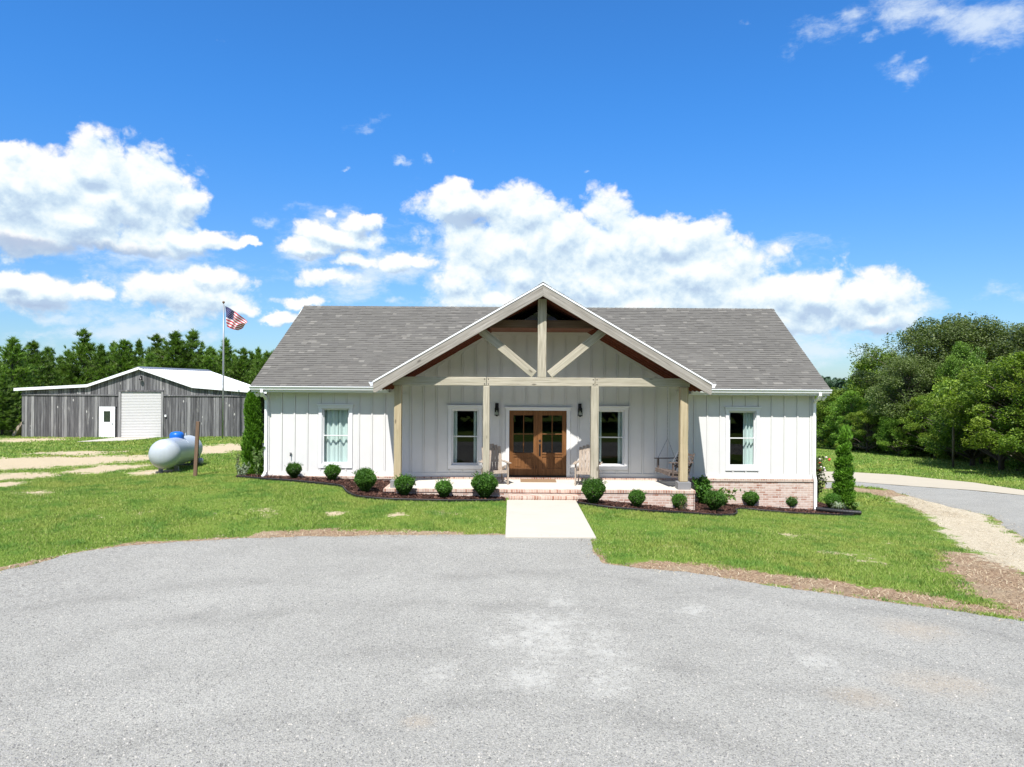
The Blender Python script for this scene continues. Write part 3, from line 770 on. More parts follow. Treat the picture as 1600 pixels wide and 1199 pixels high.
# ---- windows
def curtain(mb, x0, x1, z0, z1, y, folds, ph=0.0, amp=.03):
    n = 60; vs = []
    for i in range(n+1):
        t = i/n; x = x0+(x1-x0)*t
        yy = y+amp*math.sin(t*folds*2*math.pi+ph)+.012*math.sin(t*folds*5.1+ph)
        vs += [(x,yy,z0),(x+.004*math.sin(t*9),yy+.01*math.sin(t*folds*6.28+1),(z0+z1)/2),(x,yy,z1)]
    mb.add(vs, [(3*i+k,3*i+3+k,3*i+4+k,3*i+1+k) for i in range(n) for k in (0,1)])
for x, kind in WINS:
    a, b = x-WW, x+WW; t = .105; ox = -HB
    mb = MB()
    mb.box(a-t,a-.0,WY-.045,WY-.001,WZ0-.005,WZ1); mb.box(b,b+t,WY-.045,WY-.001,WZ0-.005,WZ1)
    mb.box(a-t-.0,b+t,WY-.047,WY-.001,WZ0-.125,WZ0-.006)
    mb.box(a-t-.015,b+t+.015,WY-.049,WY-.001,WZ1+.001,WZ1+.090)
    mb.prism([(a-t-.025,WZ1+.0905),(b+t+.025,WZ1+.0905),(b+t+.055,WZ1+.14),(a-t-.055,WZ1+.14)], WY-.085, WY-.001)
    for xx in (a,b-.025): mb.box(xx,xx+.025,WY-.0,WY+.139,WZ0,WZ1)
    mb.box(a+.026,b-.026,WY,WY+.139,WZ1-.025,WZ1); mb.box(a+.026,b-.026,WY,WY+.139,WZ0,WZ0+.03)
    win = part('window', mb, M['trim'], None, False, .004)
    mb = MB(); zm = (WZ0+WZ1)/2; f = .030
    for z0, z1, y in ((zm-.002,WZ1-.026,WY+.045),(WZ0+.031,zm+.036,WY+.03)):
        mb.box(a+.026,a+.026+f,y,y+.03,z0,z1); mb.box(b-.026-f,b-.026,y,y+.03,z0,z1)
        mb.box(a+.027+f,b-.027-f,y,y+.03,z1-f,z1); mb.box(a+.027+f,b-.027-f,y,y+.03,z0,z0+f)
    part('sash', mb, M['trim'], win)
    mb = MB()
    for z0, z1, y in ((zm+.03,WZ1-.05,WY+.06),(WZ0+.06,zm+.004,WY+.045)): mb.add([(a+.05,y,z0),(b-.05,y,z0),(b-.05,y,z1),(a+.05,y,z1)], [(0,1,2,3)])
    part('pane', mb, M['glass'], win)
    Y = WY+.20
    def cur(x0, x1, folds, ph):
        m_ = MB(); curtain(m_, x0, x1, .6, WZ1+.12, Y, folds, ph); part('curtain', m_, M['curtain'], win, True)
    if kind == 'full': cur(a+.02,x+.03,2.6,.3); cur(x-.02,b+.04,2.4,1.4)
    elif kind == 'sides': cur(a-.12,a+.16,3.2,.4); cur(b-.17,b+.12,3.2,1.1)
    else: cur(a-.16,a+.08,3.2,.4); cur(b-.32,b+.08,3.6,1.1)
# ---- front doors
mb = MB(); a, b = DX-DW, DX+DW; t = .11
mb.box(a-t,a,WY-.046,WY-.001,.46,DZ1); mb.box(b,b+t,WY-.046,WY-.001,.46,DZ1); mb.box(a-t-.01,b+t+.01,WY-.048,WY-.001,DZ1+.001,DZ1+.075)
mb.prism([(a-t-.02,DZ1+.0755),(b+t+.02,DZ1+.0755),(b+t+.045,DZ1+.115),(a-t-.045,DZ1+.115)], WY-.08, WY-.001)
part('door_casing', mb, M['trim'], None, False, .004)
mb = MB(); mb.box(a,b,WY-.02,WY+.13,.461,.499); part('threshold', mb, M['black'])
for s in (-1,1):
    x0, x1 = (a+.004,DX-.003) if s < 0 else (DX+.003,b-.004)
    y0, y1 = WY+.03, WY+.075; st = .135; z0, z1 = .503, DZ1-.004
    g0, g1 = 1.22, 2.40
    mb = MB()
    mb.box(x0,x0+st,y0,y1,z0,z1); mb.box(x1-st,x1,y0,y1,z0,z1)
    mb.box(x0+st,x1-st,y0+.001,y1-.001,g1,z1-.0005); mb.box(x0+st,x1-st,y0+.001,y1-.001,z0+.0005,z0+.22); mb.box(x0+st,x1-st,y0+.001,y1-.001,1.09,g0)
    cx = (x0+x1)/2; mb.box(cx-.04,cx+.04,y0+.002,y1-.002,z0+.22,1.09)
    for p0, p1 in ((x0+st,cx-.04),(cx+.04,x1-st)):
        mb.box(p0,p1,y0+.022,y1-.01,z0+.22,1.09); mb.box(p0+.045,p1-.045,y0+.008,y0+.0215,z0+.27,1.04)
    mb.box(cx-.014,cx+.014,y0+.004,y1-.004,g0,g1); zc = (g0+g1)/2
    mb.box(x0+st,cx-.014,y0+.005,y1-.005,zc-.014,zc+.014); mb.box(cx+.014,x1-st,y0+.005,y1-.005,zc-.014,zc+.014)
    mb.box(x0+st-.01,x1-st+.01,y0-.018,y0-.001,g0-.05,g0-.012)
    d = part('door', mb, M['door'], None, False, .005)
    m2 = MB(); m2.add([(x0+st,y0+.022,g0),(x1-st,y0+.022,g0),(x1-st,y0+.022,g1),(x0+st,y0+.022,g1)], [(0,1,2,3)]); part('pane', m2, M['glass'], d)
    if s > 0:
        q = MB(); hx = x0+.06
        q.lathe([(.0,.0),(.034,0),(.034,.014),(0,.018)], 16, Matrix.Translation((hx,y0,1.60)) @ Matrix.Rotation(R(90),4,'X'))
        q.box(hx-.028,hx+.028,y0-.012,y0-.001,1.12,1.50); q.tube([(hx,y0-.01,1.46),(hx,y0-.06,1.43),(hx,y0-.065,1.30),(hx,y0-.05,1.19),(hx,y0-.01,1.17)], .012, 8)
        q.lathe([(0,-.02),(.02,-.02),(.03,.0),(.02,.02),(0,.02)], 12, Matrix.Translation((hx,y0-.04,1.47)))
        part('handle', q, M['black'], d)
# ---- wall lanterns either side of the doors
for x in (-.47,2.14):
    mb = MB(); y = WY-.024
    mb.box(x-.055,x+.055,y-.018,y,2.50,2.78); mb.tube([(x,y-.01,2.72),(x,y-.09,2.76),(x,y-.12,2.72)], .011, 8)
    yc = y-.125
    mb.lathe([(.0,.10),(.025,.095),(.03,.06),(.088,.0),(.09,-.012),(.0,-.012)], 4, Matrix.Translation((x,yc,2.635)) @ Matrix.Rotation(R(45),4,'Z'))
    for dx in (-1,1):
        for dy in (-1,1): mb.box(x+dx*.058-.007,x+dx*.058+.007,yc+dy*.058-.007,yc+dy*.058+.007,2.42,2.622)
    mb.box(x-.07,x+.07,yc-.07,yc+.07,2.395,2.419); mb.box(x-.03,x+.03,yc-.03,yc+.03,2.37,2.3945)
    l = part('wall_lantern', mb, M['black'])
    g = MB(); g.box(x-.051,x+.051,yc-.051,yc+.051,2.425,2.618); part('lantern_glass', g, M['glass'], l)
    g = MB(); g.lathe([(0,2.42),(.016,2.42),(.016,2.53),(.004,2.56),(0,2.56)], 10, Matrix.Translation((x,yc,0))); part('candle_bulb', g, M['bulb'], l)
# outdoor tap on the west wall bay
mb = MB(); mb.tube([(-6.95,WY-.001,1.14),(-6.95,WY-.08,1.14),(-6.95,WY-.11,1.08)], .014, 8); mb.lathe([(0,0),(.035,0),(.035,.012),(0,.012)], 12, Matrix.Translation((-6.95,WY-.06,1.165)))
part('outdoor_tap', mb, M['black'])

# ---- porch
mb = MB(); mb.box(-3.58,5.18,20.24,WY-.125,.05,PF); part('porch_floor', mb, M['porch_conc'])
mb = MB(); mb.box(-3.60,5.20,20.20,20.236,-1.6,.30); mb.box(-3.62,-3.584,20.2,WY-.091,-1.6,.30); mb.box(5.184,5.22,20.2,WY-.091,-1.6,.30)
pb = part('porch_brick', mb, M['brick'])
mb = MB(); mb.box(-3.635,5.235,20.18,20.30,.301,.39); mb.box(-3.635,-3.53,20.301,WY-.121,.301,.39); mb.box(5.13,5.235,20.301,WY-.121,.301,.39)
part('brick_edge', mb, M['rowlock'], pb, False, .006)
mb = MB(); mb.box(-.06,1.86,19.76,20.175,-.3,.19); mb.box(-.07,1.87,19.75,20.176,.191,.275)
part('porch_step', mb, M['rowlock'], None, False, .006)
def tim(name, p0, p1, w, d, m, parent=None, bv=.012):
    """squared timber from p0 to p1: w across in the plane facing the road, d front to back"""
    p0, p1 = Vector(p0), Vector(p1); z = (p1-p0); L = z.length; z.normalize()
    y = Vector((0,1,0)) if abs(z.y) < .9 else Vector((0,0,1)); x = y.cross(z).normalized(); y = z.cross(x)
    mb = MB(); n = max(2, int(L/.25)); r = random.Random(name+str(p0)); ring = []
    for i in range(n+1):
        e = [(r.random()-.5)*.006 for _ in range(4)]
        ring.append([(-w/2+e[0],-d/2+e[1],L*i/n),(w/2+e[2],-d/2+e[1],L*i/n),(w/2+e[2],d/2+e[3],L*i/n),(-w/2+e[0],d/2+e[3],L*i/n)])
    mb.add([v for q in ring for v in q], [(4*i+k,4*i+(k+1)%4,4*i+4+(k+1)%4,4*i+4+k) for i in range(n) for k in range(4)]+[(3,2,1,0),(4*n,4*n+1,4*n+2,4*n+3)])
    me = mb.mesh(name, m); T = Matrix((x,y,z)).transposed().to_4x4(); T.translation = p0-(HB if parent is None else Vector())
    o = bpy.data.objects.new(name, me); C.objects.link(o); o.parent = parent or house; o.matrix_local = T
    if bv: bevel(o, bv)
    return o
PY = 20.56
for x, w in ((-3.29,.21),(-.736,.19),(2.395,.225),(4.97,.235)):
    p = tim('post', (x,PY,PF+.21), (x,PY,3.329), w, w*.96, M['post' if abs(x-.83) > 3 else 'beam'], None, .02)
    q = MB(); q.box(x-.19,x+.19,PY-.18,PY+.18,PF+.001,PF+.21)
    part('pier', q, M['pier'], None, False, .008)
# bare places where a bark-edged post was never planed
for x0, x1 in ((-3.44,-.742),(-.730,2.389),(2.401,5.13)):
    tim('tie_beam', (x0,PY,3.455), (x1,PY,3.455), .25, .17, M['beam'])
for x in (-.736,2.395):
    for dx in (-.055,.055):
        for z in (3.385,3.525):
            mb = MB(); mb.lathe([(0,.012),(.013,.010),(.016,0)], 8, Matrix.Translation((x+dx,PY-.086,z)) @ Matrix.Rotation(R(90),4,'X')); part('bolt', mb, M['black'])
kz = GZ-.40
tim('king_post', (GX,PY,3.582), (GX,PY,kz), .25, .17, M['beam'])
for s in (-1,1):
    tim('brace', (GX+s*.22,PY+.002,3.66), (GX+s*1.78,PY+.002,4.94), .235, .15, M['beam'])
tim('collar_beam', (GX-1.55,PY+.17,5.14), (GX+1.55,PY+.17,5.14), .23, .12, M['darkbeam'])
# rake boards on the very front, white drip edge above them
for s in (-1,1):
    mb = MB(); xa, xb = GX, GX+s*GH
    pl = [(xa,GZ-.054),(xb,gzr(xb)-.054),(xb,gzr(xb)-.335),(xb-s*.06,gzr(xb-s*.06)-.375),(xa,GZ-.375)]
    if s > 0: pl = pl[::-1]
    z = Vector((s*GH,0,-GH*GS)).normalized(); y = Vector((0,1,0)); x = y.cross(z).normalized()
    T = Matrix((x,y,z)).transposed().to_4x4(); T.translation = Vector((GX,GY,GZ))
    Ti = T.inverted(); mb.prism(pl, GY+.004, GY+.045, Ti)
    me = mb.mesh('rake_board', M['rake']); o = bpy.data.objects.new('rake_board', me); C.objects.link(o); o.parent = house
    o.matrix_local = Matrix.Translation(-HB) @ T; bevel(o, .006)
mb = MB()
for s in (-1,1):
    xa, xb = GX, GX+s*(GH+.01)
    pl = [(xa,GZ-.006),(xb,gzr(xb)-.006),(xb,gzr(xb)-.056),(xa,GZ-.056)]
    mb.prism(pl if s < 0 else pl[::-1], GY-.012, GY+.003)
part('drip_edge', mb, M['metal_white'])
# ceiling boards and the rafters with their tails
mb = MB()
for s in (-1,1):
    xa, xb = GX, GX+s*(GH-.02)
    pl = [(xa,GZ-.045),(xb,gzr(xb)-.045),(xb,gzr(xb)-.070),(xa,GZ-.070)]
    mb.prism(pl if s < 0 else pl[::-1], GY+.046, WY-.001)
mb.box(GX-1.62,GX+1.62,PY+.24,WY-.001,gc+.002,gc+.03)
part('porch_ceiling', mb, M['stained'])
for k, y in enumerate((20.26,20.80,21.30,21.80,22.33)):
    for s in (-1,1):
        xa, xb = GX+s*.02, GX+s*(GH-.05); mb = MB()
        pl = [(xa,gzr(xa)-.071),(xb,gzr(xb)-.071),(xb,gzr(xb)-.24),(xb-s*.10,gzr(xb-s*.10)-.36),(xa,gzr(xa)-.36)]
        mb.prism(pl if s < 0 else pl[::-1], y, y+.045)
        part('rafter', mb, M['rafter'])
# plate beams carrying the rafters from the end posts back to the wall, boarded triangle above the collar
for x in (-3.29,4.97): tim('plate_beam', (x,PY+.10,3.455), (x,WY-.05,3.455), .18, .22, M['beam'])
mb = MB(); zt = 5.62; mb.prism([(GX-(zt-5.05)/GS,5.05),(GX+(zt-5.05)/GS,5.05),(GX,zt)], 21.35, 21.40); part('gable_panel', mb, M['siding'])

# ------------------------------------------------------------------ foliage
def quads_from(c, u, w):
    V = np.stack([c-u-w*.0, c+w, c+u, c-w],1).reshape(-1,3); n = len(c)      # pointed leaf: a kite
    return V, np.arange(4*n).reshape(-1,4)
def rand_unit(rs, n):
    v = rs.normal(size=(n,3)); return v/np.linalg.norm(v,axis=1,keepdims=True)
def leaves(rs, c, size, aspect=.5, up=.0, along=None, spread=1.0, flat=1.0):
    n = len(c); d = rand_unit(rs, n)
    if along is not None: d = along+d*spread; 
    d[:,2] += up; d /= np.linalg.norm(d,axis=1,keepdims=True)
    d[:,2] *= flat; d /= np.linalg.norm(d,axis=1,keepdims=True)
    w = np.cross(d, rand_unit(rs, n)*flat+(np.array([0,0,1.0])*(1-flat)*1.5)); w /= np.linalg.norm(w,axis=1,keepdims=True)
    s = size*(.6+.8*rs.rand(n,1)); return quads_from(c, d*s, w*s*aspect)
def ball(rs, n, shell=.5):
    return rand_unit(rs, n)*((1-shell)+shell*rs.rand(n,1)**.6)
def join(parts):
    V = []; Fc = []; o = 0
    for v, f in parts: V.append(v); Fc.append(f+o); o += len(v)
    return np.vstack(V), np.vstack(Fc)

# ---- clipped round shrubs (unit: 1 m across, standing on z = 0)
def boxwood(seed, n=6400):
    rs = np.random.RandomState(seed); p = ball(rs, n, .35); k = rand_unit(rs, 26)
    bump = 1+.20*np.max(np.clip((p/np.linalg.norm(p,axis=1,keepdims=True))@k.T-.82,0,1)/.18, axis=1)-.10+.05*rs.rand(n)
    c = p*bump[:,None]*.5; c[:,2] = c[:,2]*.98+.50
    low = np.clip((.68-c[:,2])/.68,0,1)**1.3; c[:,:2] *= (1-.62*low[:,None])
    nrm = p/np.linalg.norm(p,axis=1,keepdims=True)
    L = leaves(rs, c, .036, .55, .3, nrm*.35, 1.0)
    sp = rand_unit(rs, 500); sp[:,2] = np.abs(sp[:,2])*.9; cc = sp*.5; cc[:,2] += .5
    S = leaves(rs, cc+sp*.03, .034, .45, .6, sp*.6, .8)
    m = 46; a = rs.rand(m)*6.28; r = .42*rs.rand(m)**.5; k = np.repeat(np.arange(m),9); tt = np.tile(np.linspace(0,1,9),m)[:,None]
    b0 = np.c_[r*np.cos(a),r*np.sin(a),.5+np.sqrt(np.clip(.25-r*r,0,1))-.04]; up = np.c_[r*np.cos(a)*.5,r*np.sin(a)*.5,.10+.09*rs.rand(m)]
    T_ = leaves(rs, b0[k]+up[k]*tt, .032, .45, .6)
    return join([L,S,T_])
box_m = [np_mesh('leaves', *boxwood(s), M['boxwood']) for s in (1,2,3,4,5)]
def stem_mesh(hh=.35, n=7, seed=0, r=.012):
    rr = random.Random(seed); mb = MB()
    for i in range(n):
        a = rr.random()*6.28; mb.tube([(0,0,-.05),(math.cos(a)*.04,math.sin(a)*.04,hh*.4),(math.cos(a)*.12,math.sin(a)*.12,hh)], [r*1.3,r,r*.5], 5)
    return mb.mesh('stems', M['bark'])
stem_b = stem_mesh()
SHR = [(459,748.5,23,'small round boxwood nearest the west corner downspout'),
 (519,752,23,'round boxwood under the fully curtained window'),
 (571,770,34,'wide double-lobed boxwood where the mulch bed curves outward'),
 (632,775.5,31,'round boxwood in front of the westernmost porch post'),
 (693,779,27,'small round boxwood under the porch edge below the west porch window'),
 (757,780,36,'big round boxwood just west of the walkway'),
 (927,788,35,'big round boxwood just east of the walkway'),
 (995,793.5,26,'small round boxwood against the brick porch face east of the walkway'),
 (1061,797,22,'thin boxwood with a dead brown side before the eastern porch corner'),
 (1116,800,31,'round boxwood beside the leafy shrub at the eastern porch corner'),
 (1173,792.5,23,'round boxwood against the brick base under the east window'),
 (1235,795.5,19,'smallest clipped boxwood before the brick base near the east corner'),
 (1301,797,23,'round bright boxwood at the foot of the spiral topiary')]
for i, (px, py, dpx, lab) in enumerate(SHR):
    g = G(px, py); d = dpx*g.y/F*1.04; rr = random.Random(i)
    t = thing('round_shrub', lab, 'shrub', (g.x,g.y,g.z+.01), rr.random()*6, 'clipped round boxwoods along the front of the house')
    hk = {571:.98,632:.98,459:1.0}.get(px, rr.uniform(.95,1.08)); t.scale = (d*rr.uniform(.94,1.08),d*rr.uniform(.94,1.08),d*hk)
    link('leaves', box_m[i%5], t); link('stems', stem_b, t)
    if px == 571:
        o = link('lobe', box_m[2], t, (-.22,.22,.22)); o.scale = (.72,.72,.8)
    if px == 1061:
        rs = np.random.RandomState(77); p = ball(rs, 500, .3); p = p*(.3,.3,.42)+(-.28,-.22,.42)
        link('dead_twigs', np_mesh('dead_twigs', *leaves(rs, p, .05, .12, 1.0), M['dry']), t)
# ---- tall clipped column by the west corner
def column(seed, hh, r0, n=15000):
    rs = np.random.RandomState(seed); z = rs.rand(n)**.85; a = rs.rand(n)*2*np.pi
    prof = np.interp(z,[0,.05,.2,.42,.5,.8,.93,1],[.62,.95,1.05,1.0,.88,.80,.56,.12])*r0
    rad = prof*(.5+.5*rs.rand(n)**.35)*(1+.20*np.sin(a*3+z*19)*np.sin(z*31+a*2))
    c = np.c_[rad*np.cos(a),rad*np.sin(a),z*hh]
    return leaves(rs, c, .062, .28, 1.5, np.c_[np.cos(a),np.sin(a),0*a], .8)
g = at(395,744,23.3); gx_, gy_ = g.x, 23.3
t = thing('columnar_cypress', 'tall narrow dark green arborvitae beside the west corner downspout', 'shrub', (gx_,gy_,hz(gx_,gy_)))
link('foliage', np_mesh('foliage', *column(5, 2.80, .30), M['cypress']), t)
mb = MB(); mb.tube([(0,0,-.1),(0,0,1.2),(0,0,2.3)], [.05,.04,.012], 8); link('trunk', mb.mesh('trunk', M['bark']), t)
# ---- spiral topiary on the east corner
def spiral(seed, hh, n=21000):
    rs = np.random.RandomState(seed); t = rs.rand(n)**.8; turns = 6.2; a = t*turns*2*np.pi
    R_ = np.interp(t,[0,.2,.6,.85,1],[.31,.28,.21,.14,.05]); off = np.interp(t,[0,.3,.8,1],[.11,.10,.075,.02])
    p = ball(rs, n, .45); c = np.c_[off*np.cos(a),off*np.sin(a),.16+t*(hh-.42)]+p*np.c_[R_,R_,R_*.78+.03]
    top = (t > .9); al = p/np.linalg.norm(p,axis=1,keepdims=True)
    L = leaves(rs, c, .042, .35, .7, al, .8)
    m = 500; cc = np.c_[rs.normal(size=m)*.07,rs.normal(size=m)*.07,hh-.5+.38*rs.rand(m)]
    cc[:,0] += .05
    S = leaves(rs, cc, .085, .14, 3.0, np.zeros((m,3)), 1.0)
    return join([L,S])
g = G(1318, 797)
t = thing('spiral_topiary', 'tall spiral clipped bright green cypress on the east corner of the house bed', 'shrub', (g.x,g.y,g.z))
link('foliage', np_mesh('foliage', *spiral(8, 134*g.y/F+.05), M['cypress']), t)
mb = MB(); mb.tube([(0,0,-.1),(0,0,1.2),(0,0,2.1)], [.05,.035,.01], 8); link('trunk', mb.mesh('trunk', M['bark']), t)
# ---- loose shrubs and border plants
def loose(seed, n, sx, sz, size, aspect=.5, nst=9, up=.6):
    rs = np.random.RandomState(seed); rr = random.Random(seed); mb = MB(); cs = []
    for i in range(nst):
        a = rr.random()*6.28; r = sx*(.25+.75*rr.random()); zt = sz*(.55+.45*rr.random())
        p = [Vector((0,0,-.03)), Vector((math.cos(a)*r*.35,math.sin(a)*r*.35,zt*.5)), Vector((math.cos(a)*r,math.sin(a)*r,zt))]
        mb.tube(p, [.010,.007,.003], 5)
        k = n//nst; tt = .18+.82*rs.rand(k,1)
        q = np.where(tt < .5, np.array(p[0])+(np.array(p[1])-np.array(p[0]))*tt*2, np.array(p[1])+(np.array(p[2])-np.array(p[1]))*(tt-.5)*2)
        cs.append(q+rs.normal(size=(k,3))*sx*.13)
    c = np.vstack(cs); c[:,2] = np.maximum(c[:,2], .03)
    return leaves(rs, c, size, aspect, up), mb
def plant(name, lab, px, py, data, m, group=None, off=(0,0)):
    g = G(px, py); t = thing(name, lab, 'plant', (g.x+off[0],g.y+off[1],hz(g.x+off[0],g.y+off[1])+.02), 0, group)
    (V, Fq), mb = data; link('leaves', np_mesh('leaves', V, Fq, m), t); link('stems', mb.mesh('stems', M['bark']), t); return t
plant('leafy_shrub', 'loose dark leafy shrub behind the eastern porch corner, taller than the boxwoods', 1097, 789, loose(3, 1500, .30, .86, .055, .5, 12), M['boxwood'])
plant('pale_plant', 'pale yellow-green leafy plant sprawling beside the eastern porch corner', 1128, 791, loose(4, 260, .50, .55, .075, .45, 8), M['lightleaf'])
t = plant('rose_bush', 'rose bush with red and white blooms on the east side wall', 1287, 792, loose(6, 2300, .52, 1.62, .05, .5, 18), M['rosy'], off=(.05,.9))
rr = random.Random(4); bl = MB(); bl.lathe([(0,-.03),(.035,-.01),(.045,.02),(.02,.04),(0,.03)], 8)
M['petal_white'] = paint('white_petal', (.66,.58,.56), .6, .1)
bm_ = [bl.mesh('bloom', M['petal'], True), bl.mesh('bloom', M['petal_white'], True)]
for i in range(24):
    a = rr.random()*6.28; r = .12+.4*rr.random(); z = .9+.75*rr.random()
    link('bloom', bm_[0 if i < 9 else 1], t, (r*math.cos(a),r*math.sin(a)-.1,z))
plant('weed', 'tall leafy green weed growing in front of the columnar arborvitae', 401, 746, loose(11, 240, .20, .95, .055, .35, 6), M['lightleaf'])
plant('sage_plant', 'pale silvery low plant at the west tip of the mulch bed', 378, 745, loose(12, 420, .24, .42, .05, .3, 12), M['silver'])
plant('twiggy_plant', 'thin reddish twiggy plant at the west tip of the mulch bed', 371, 742, loose(13, 90, .16, .72, .04, .4, 6), M['rosy'])
def grassy(seed, n, rad, hh, w=.012):
    rs = np.random.RandomState(seed); V = []; Fq = []
    for i in range(n):
        a = rs.rand()*6.28; L = rad*(.5+.6*rs.rand()); z = hh*(.6+.5*rs.rand()); d = np.array([np.cos(a),np.sin(a),0]); s = np.array([-np.sin(a),np.cos(a),0])*w
        pts = [d*.02, d*L*.35+[0,0,z*.8], d*L*.75+[0,0,z], d*L+[0,0,z*.75]]; o = len(V)
        for k, p in enumerate(pts): ww = s*(1-.3*k); V += [p-ww, p+ww]
        for k in range(3): Fq.append([o+2*k,o+2*k+1,o+2*k+3,o+2*k+2])
    return np.array(V), np.array(Fq)
g = G(1312, 803); t = thing('liriope', 'silvery striped grass clump in front of the spiral topiary', 'plant', (g.x,g.y+.1,g.z+.02)); link('blades', np_mesh('blades', *grassy(3, 90, .26, .30), M['silver']), t)
g = G(1337, 799); t = thing('hosta', 'bright green broad leaved plant east of the spiral topiary', 'plant', (g.x,g.y+.1,g.z+.02)); link('blades', np_mesh('blades', *grassy(4, 60, .28, .26, .03), M['lightleaf']), t)
# ---- corrugated drain hose and its splash at the east end of the bed
mb = MB(); a = G(1271,799); b = G(1337,804); pts = []; rad = []
for i in range(61):
    s = i/60; x = a.x+(b.x-a.x)*s; y = 22.05-.25*s-.08*math.sin(s*3.1); pts.append((x,y,hz(x,y)+.10)); rad.append(.062+.008*(i%2))
mb.tube(pts, rad, 12)
tag(link('drain_hose', mb.mesh('drain_hose', M['blackplastic'], False)), 'black corrugated drain hose running from the east downspout past the topiary', 'hose')

# ------------------------------------------------------------------ lawn grass
def blades(n, x0, x1, y0, y1, hh, w, seed, keep=None, wide=False):
    rs = np.random.RandomState(seed); P = np.c_[x0+(x1-x0)*rs.rand(n), y0+(y1-y0)*rs.rand(n)]
    vis = np.abs(P[:,0]) < P[:,1]*.74+(1.5 if not wide else 30); P = P[vis]
    d = exc(P); j = .10*fbm(P[:,0],P[:,1],1.4)*2
    k = d > .01
    P = P[k]; d = d[k]
    # thin out where the ground is bare (same masks as the ground mesh, nearest grid point)
    i = np.clip(np.searchsorted(gx, P[:,0]),0,len(gx)-1); jj = np.clip(np.searchsorted(gy, P[:,1]),0,len(gy)-1); q = i*len(gy)+jj
    bare = np.maximum(np.maximum(sand[q], dirt[q]*1.05), straw[q]); nz = 1.1*fbm(P[:,0],P[:,1],1.5)+.9*fbm(P[:,0],P[:,1],9)
    k = bare+nz < .30+.25*rs.rand(len(P)); P = P[k]; q = q[k]; n = len(P)
    z = ZZ[q]*0+h(P[:,0],P[:,1])
    patch = .55+.9*np.clip(fbm(P[:,0]+50,P[:,1],.6)+.5,0,1)
    H = hh*(.45+.9*rs.rand(n))*patch; a = rs.rand(n)*6.283; W = w*(.6+.8*rs.rand(n)); l = H*(.2+.9*rs.rand(n)); b = rs.rand(n)*6.283
    base = np.c_[P,z-.005]; s = np.c_[np.cos(a)*W,np.sin(a)*W,0*a]; tip = base+np.c_[np.cos(b)*l,np.sin(b)*l,H]
    V = np.stack([base-s,base+s,tip],1).reshape(-1,3)
    return V, np.arange(3*n).reshape(-1,3)
def _blade(N):
    r = N.island(); o = N.obj(); n0 = N.noise(o, .30, 5, .6); n1 = N.noise(o, 1.1, 5, .65)
    c = N.ramp(r, [(0,(.125,.21,.032)),(.42,(.205,.315,.052)),(.78,(.285,.38,.078)),(.92,(.38,.42,.13)),(1,(.48,.45,.22))])
    c = N.mix(N.math('MULTIPLY', N.step(n0,.46,.66), .6), c, (.34,.36,.085))
    c = N.mix(N.math('MULTIPLY', N.step(n1,.48,.64), .65), c, (.075,.22,.035))
    d = pbr(N, c, .6, None, 0, .2)
    return N.n('ShaderNodeMixShader', {0:.25,1:d,2:N.n('ShaderNodeBsdfTranslucent', {0:c}).outputs[0]}).outputs[0]
M['blade'] = mat('grass_blade', _blade)
sets = [blades(900000,-17,13.5,10.3,24.5,.050,.0065,1), blades(260000,-22,22,24.5,37,.065,.012,2), blades(170000,-46,-6,30,60,.09,.026,3), blades(110000,12,45,24,60,.09,.026,4), blades(120000,13.5,26,8.5,24.5,.055,.010,5,wide=True), blades(90000,-26,-17,9,24.5,.055,.010,6,wide=True)]
o_ = link('grass', np_mesh('grass', *join(sets), M['blade']), kind='stuff'); o_['label'] = 'short green lawn grass'
# tall pale grass along the wood's edge
rs = np.random.RandomState(9); n = 42000
tt = rs.rand(n); c0, c1 = outline([(1285,697)])[0], outline([(1520,717)])[0]; P = c0+(c1-c0)*tt[:,None]; P += rs.normal(size=(n,2))*(1.1,2.8)
z = h(P[:,0],P[:,1]); H = .22+.42*rs.rand(n); a = rs.rand(n)*6.28; b = rs.rand(n)*6.28; l = H*.35
base = np.c_[P,z]; s = np.c_[np.cos(a),np.sin(a),0*a]*.022; tip = base+np.c_[np.cos(b)*l,np.sin(b)*l,H]
M['tall'] = leafmat('tall_grass', [(.13,.19,.04),(.22,.28,.07),(.38,.38,.16)], .3)
o_ = link('tall_grass', np_mesh('tall_grass', np.stack([base-s,base+s,tip],1).reshape(-1,3), np.arange(3*n).reshape(-1,3), M['tall']), kind='stuff'); o_['label'] = 'taller pale unmown grass along the edge of the eastern wood'

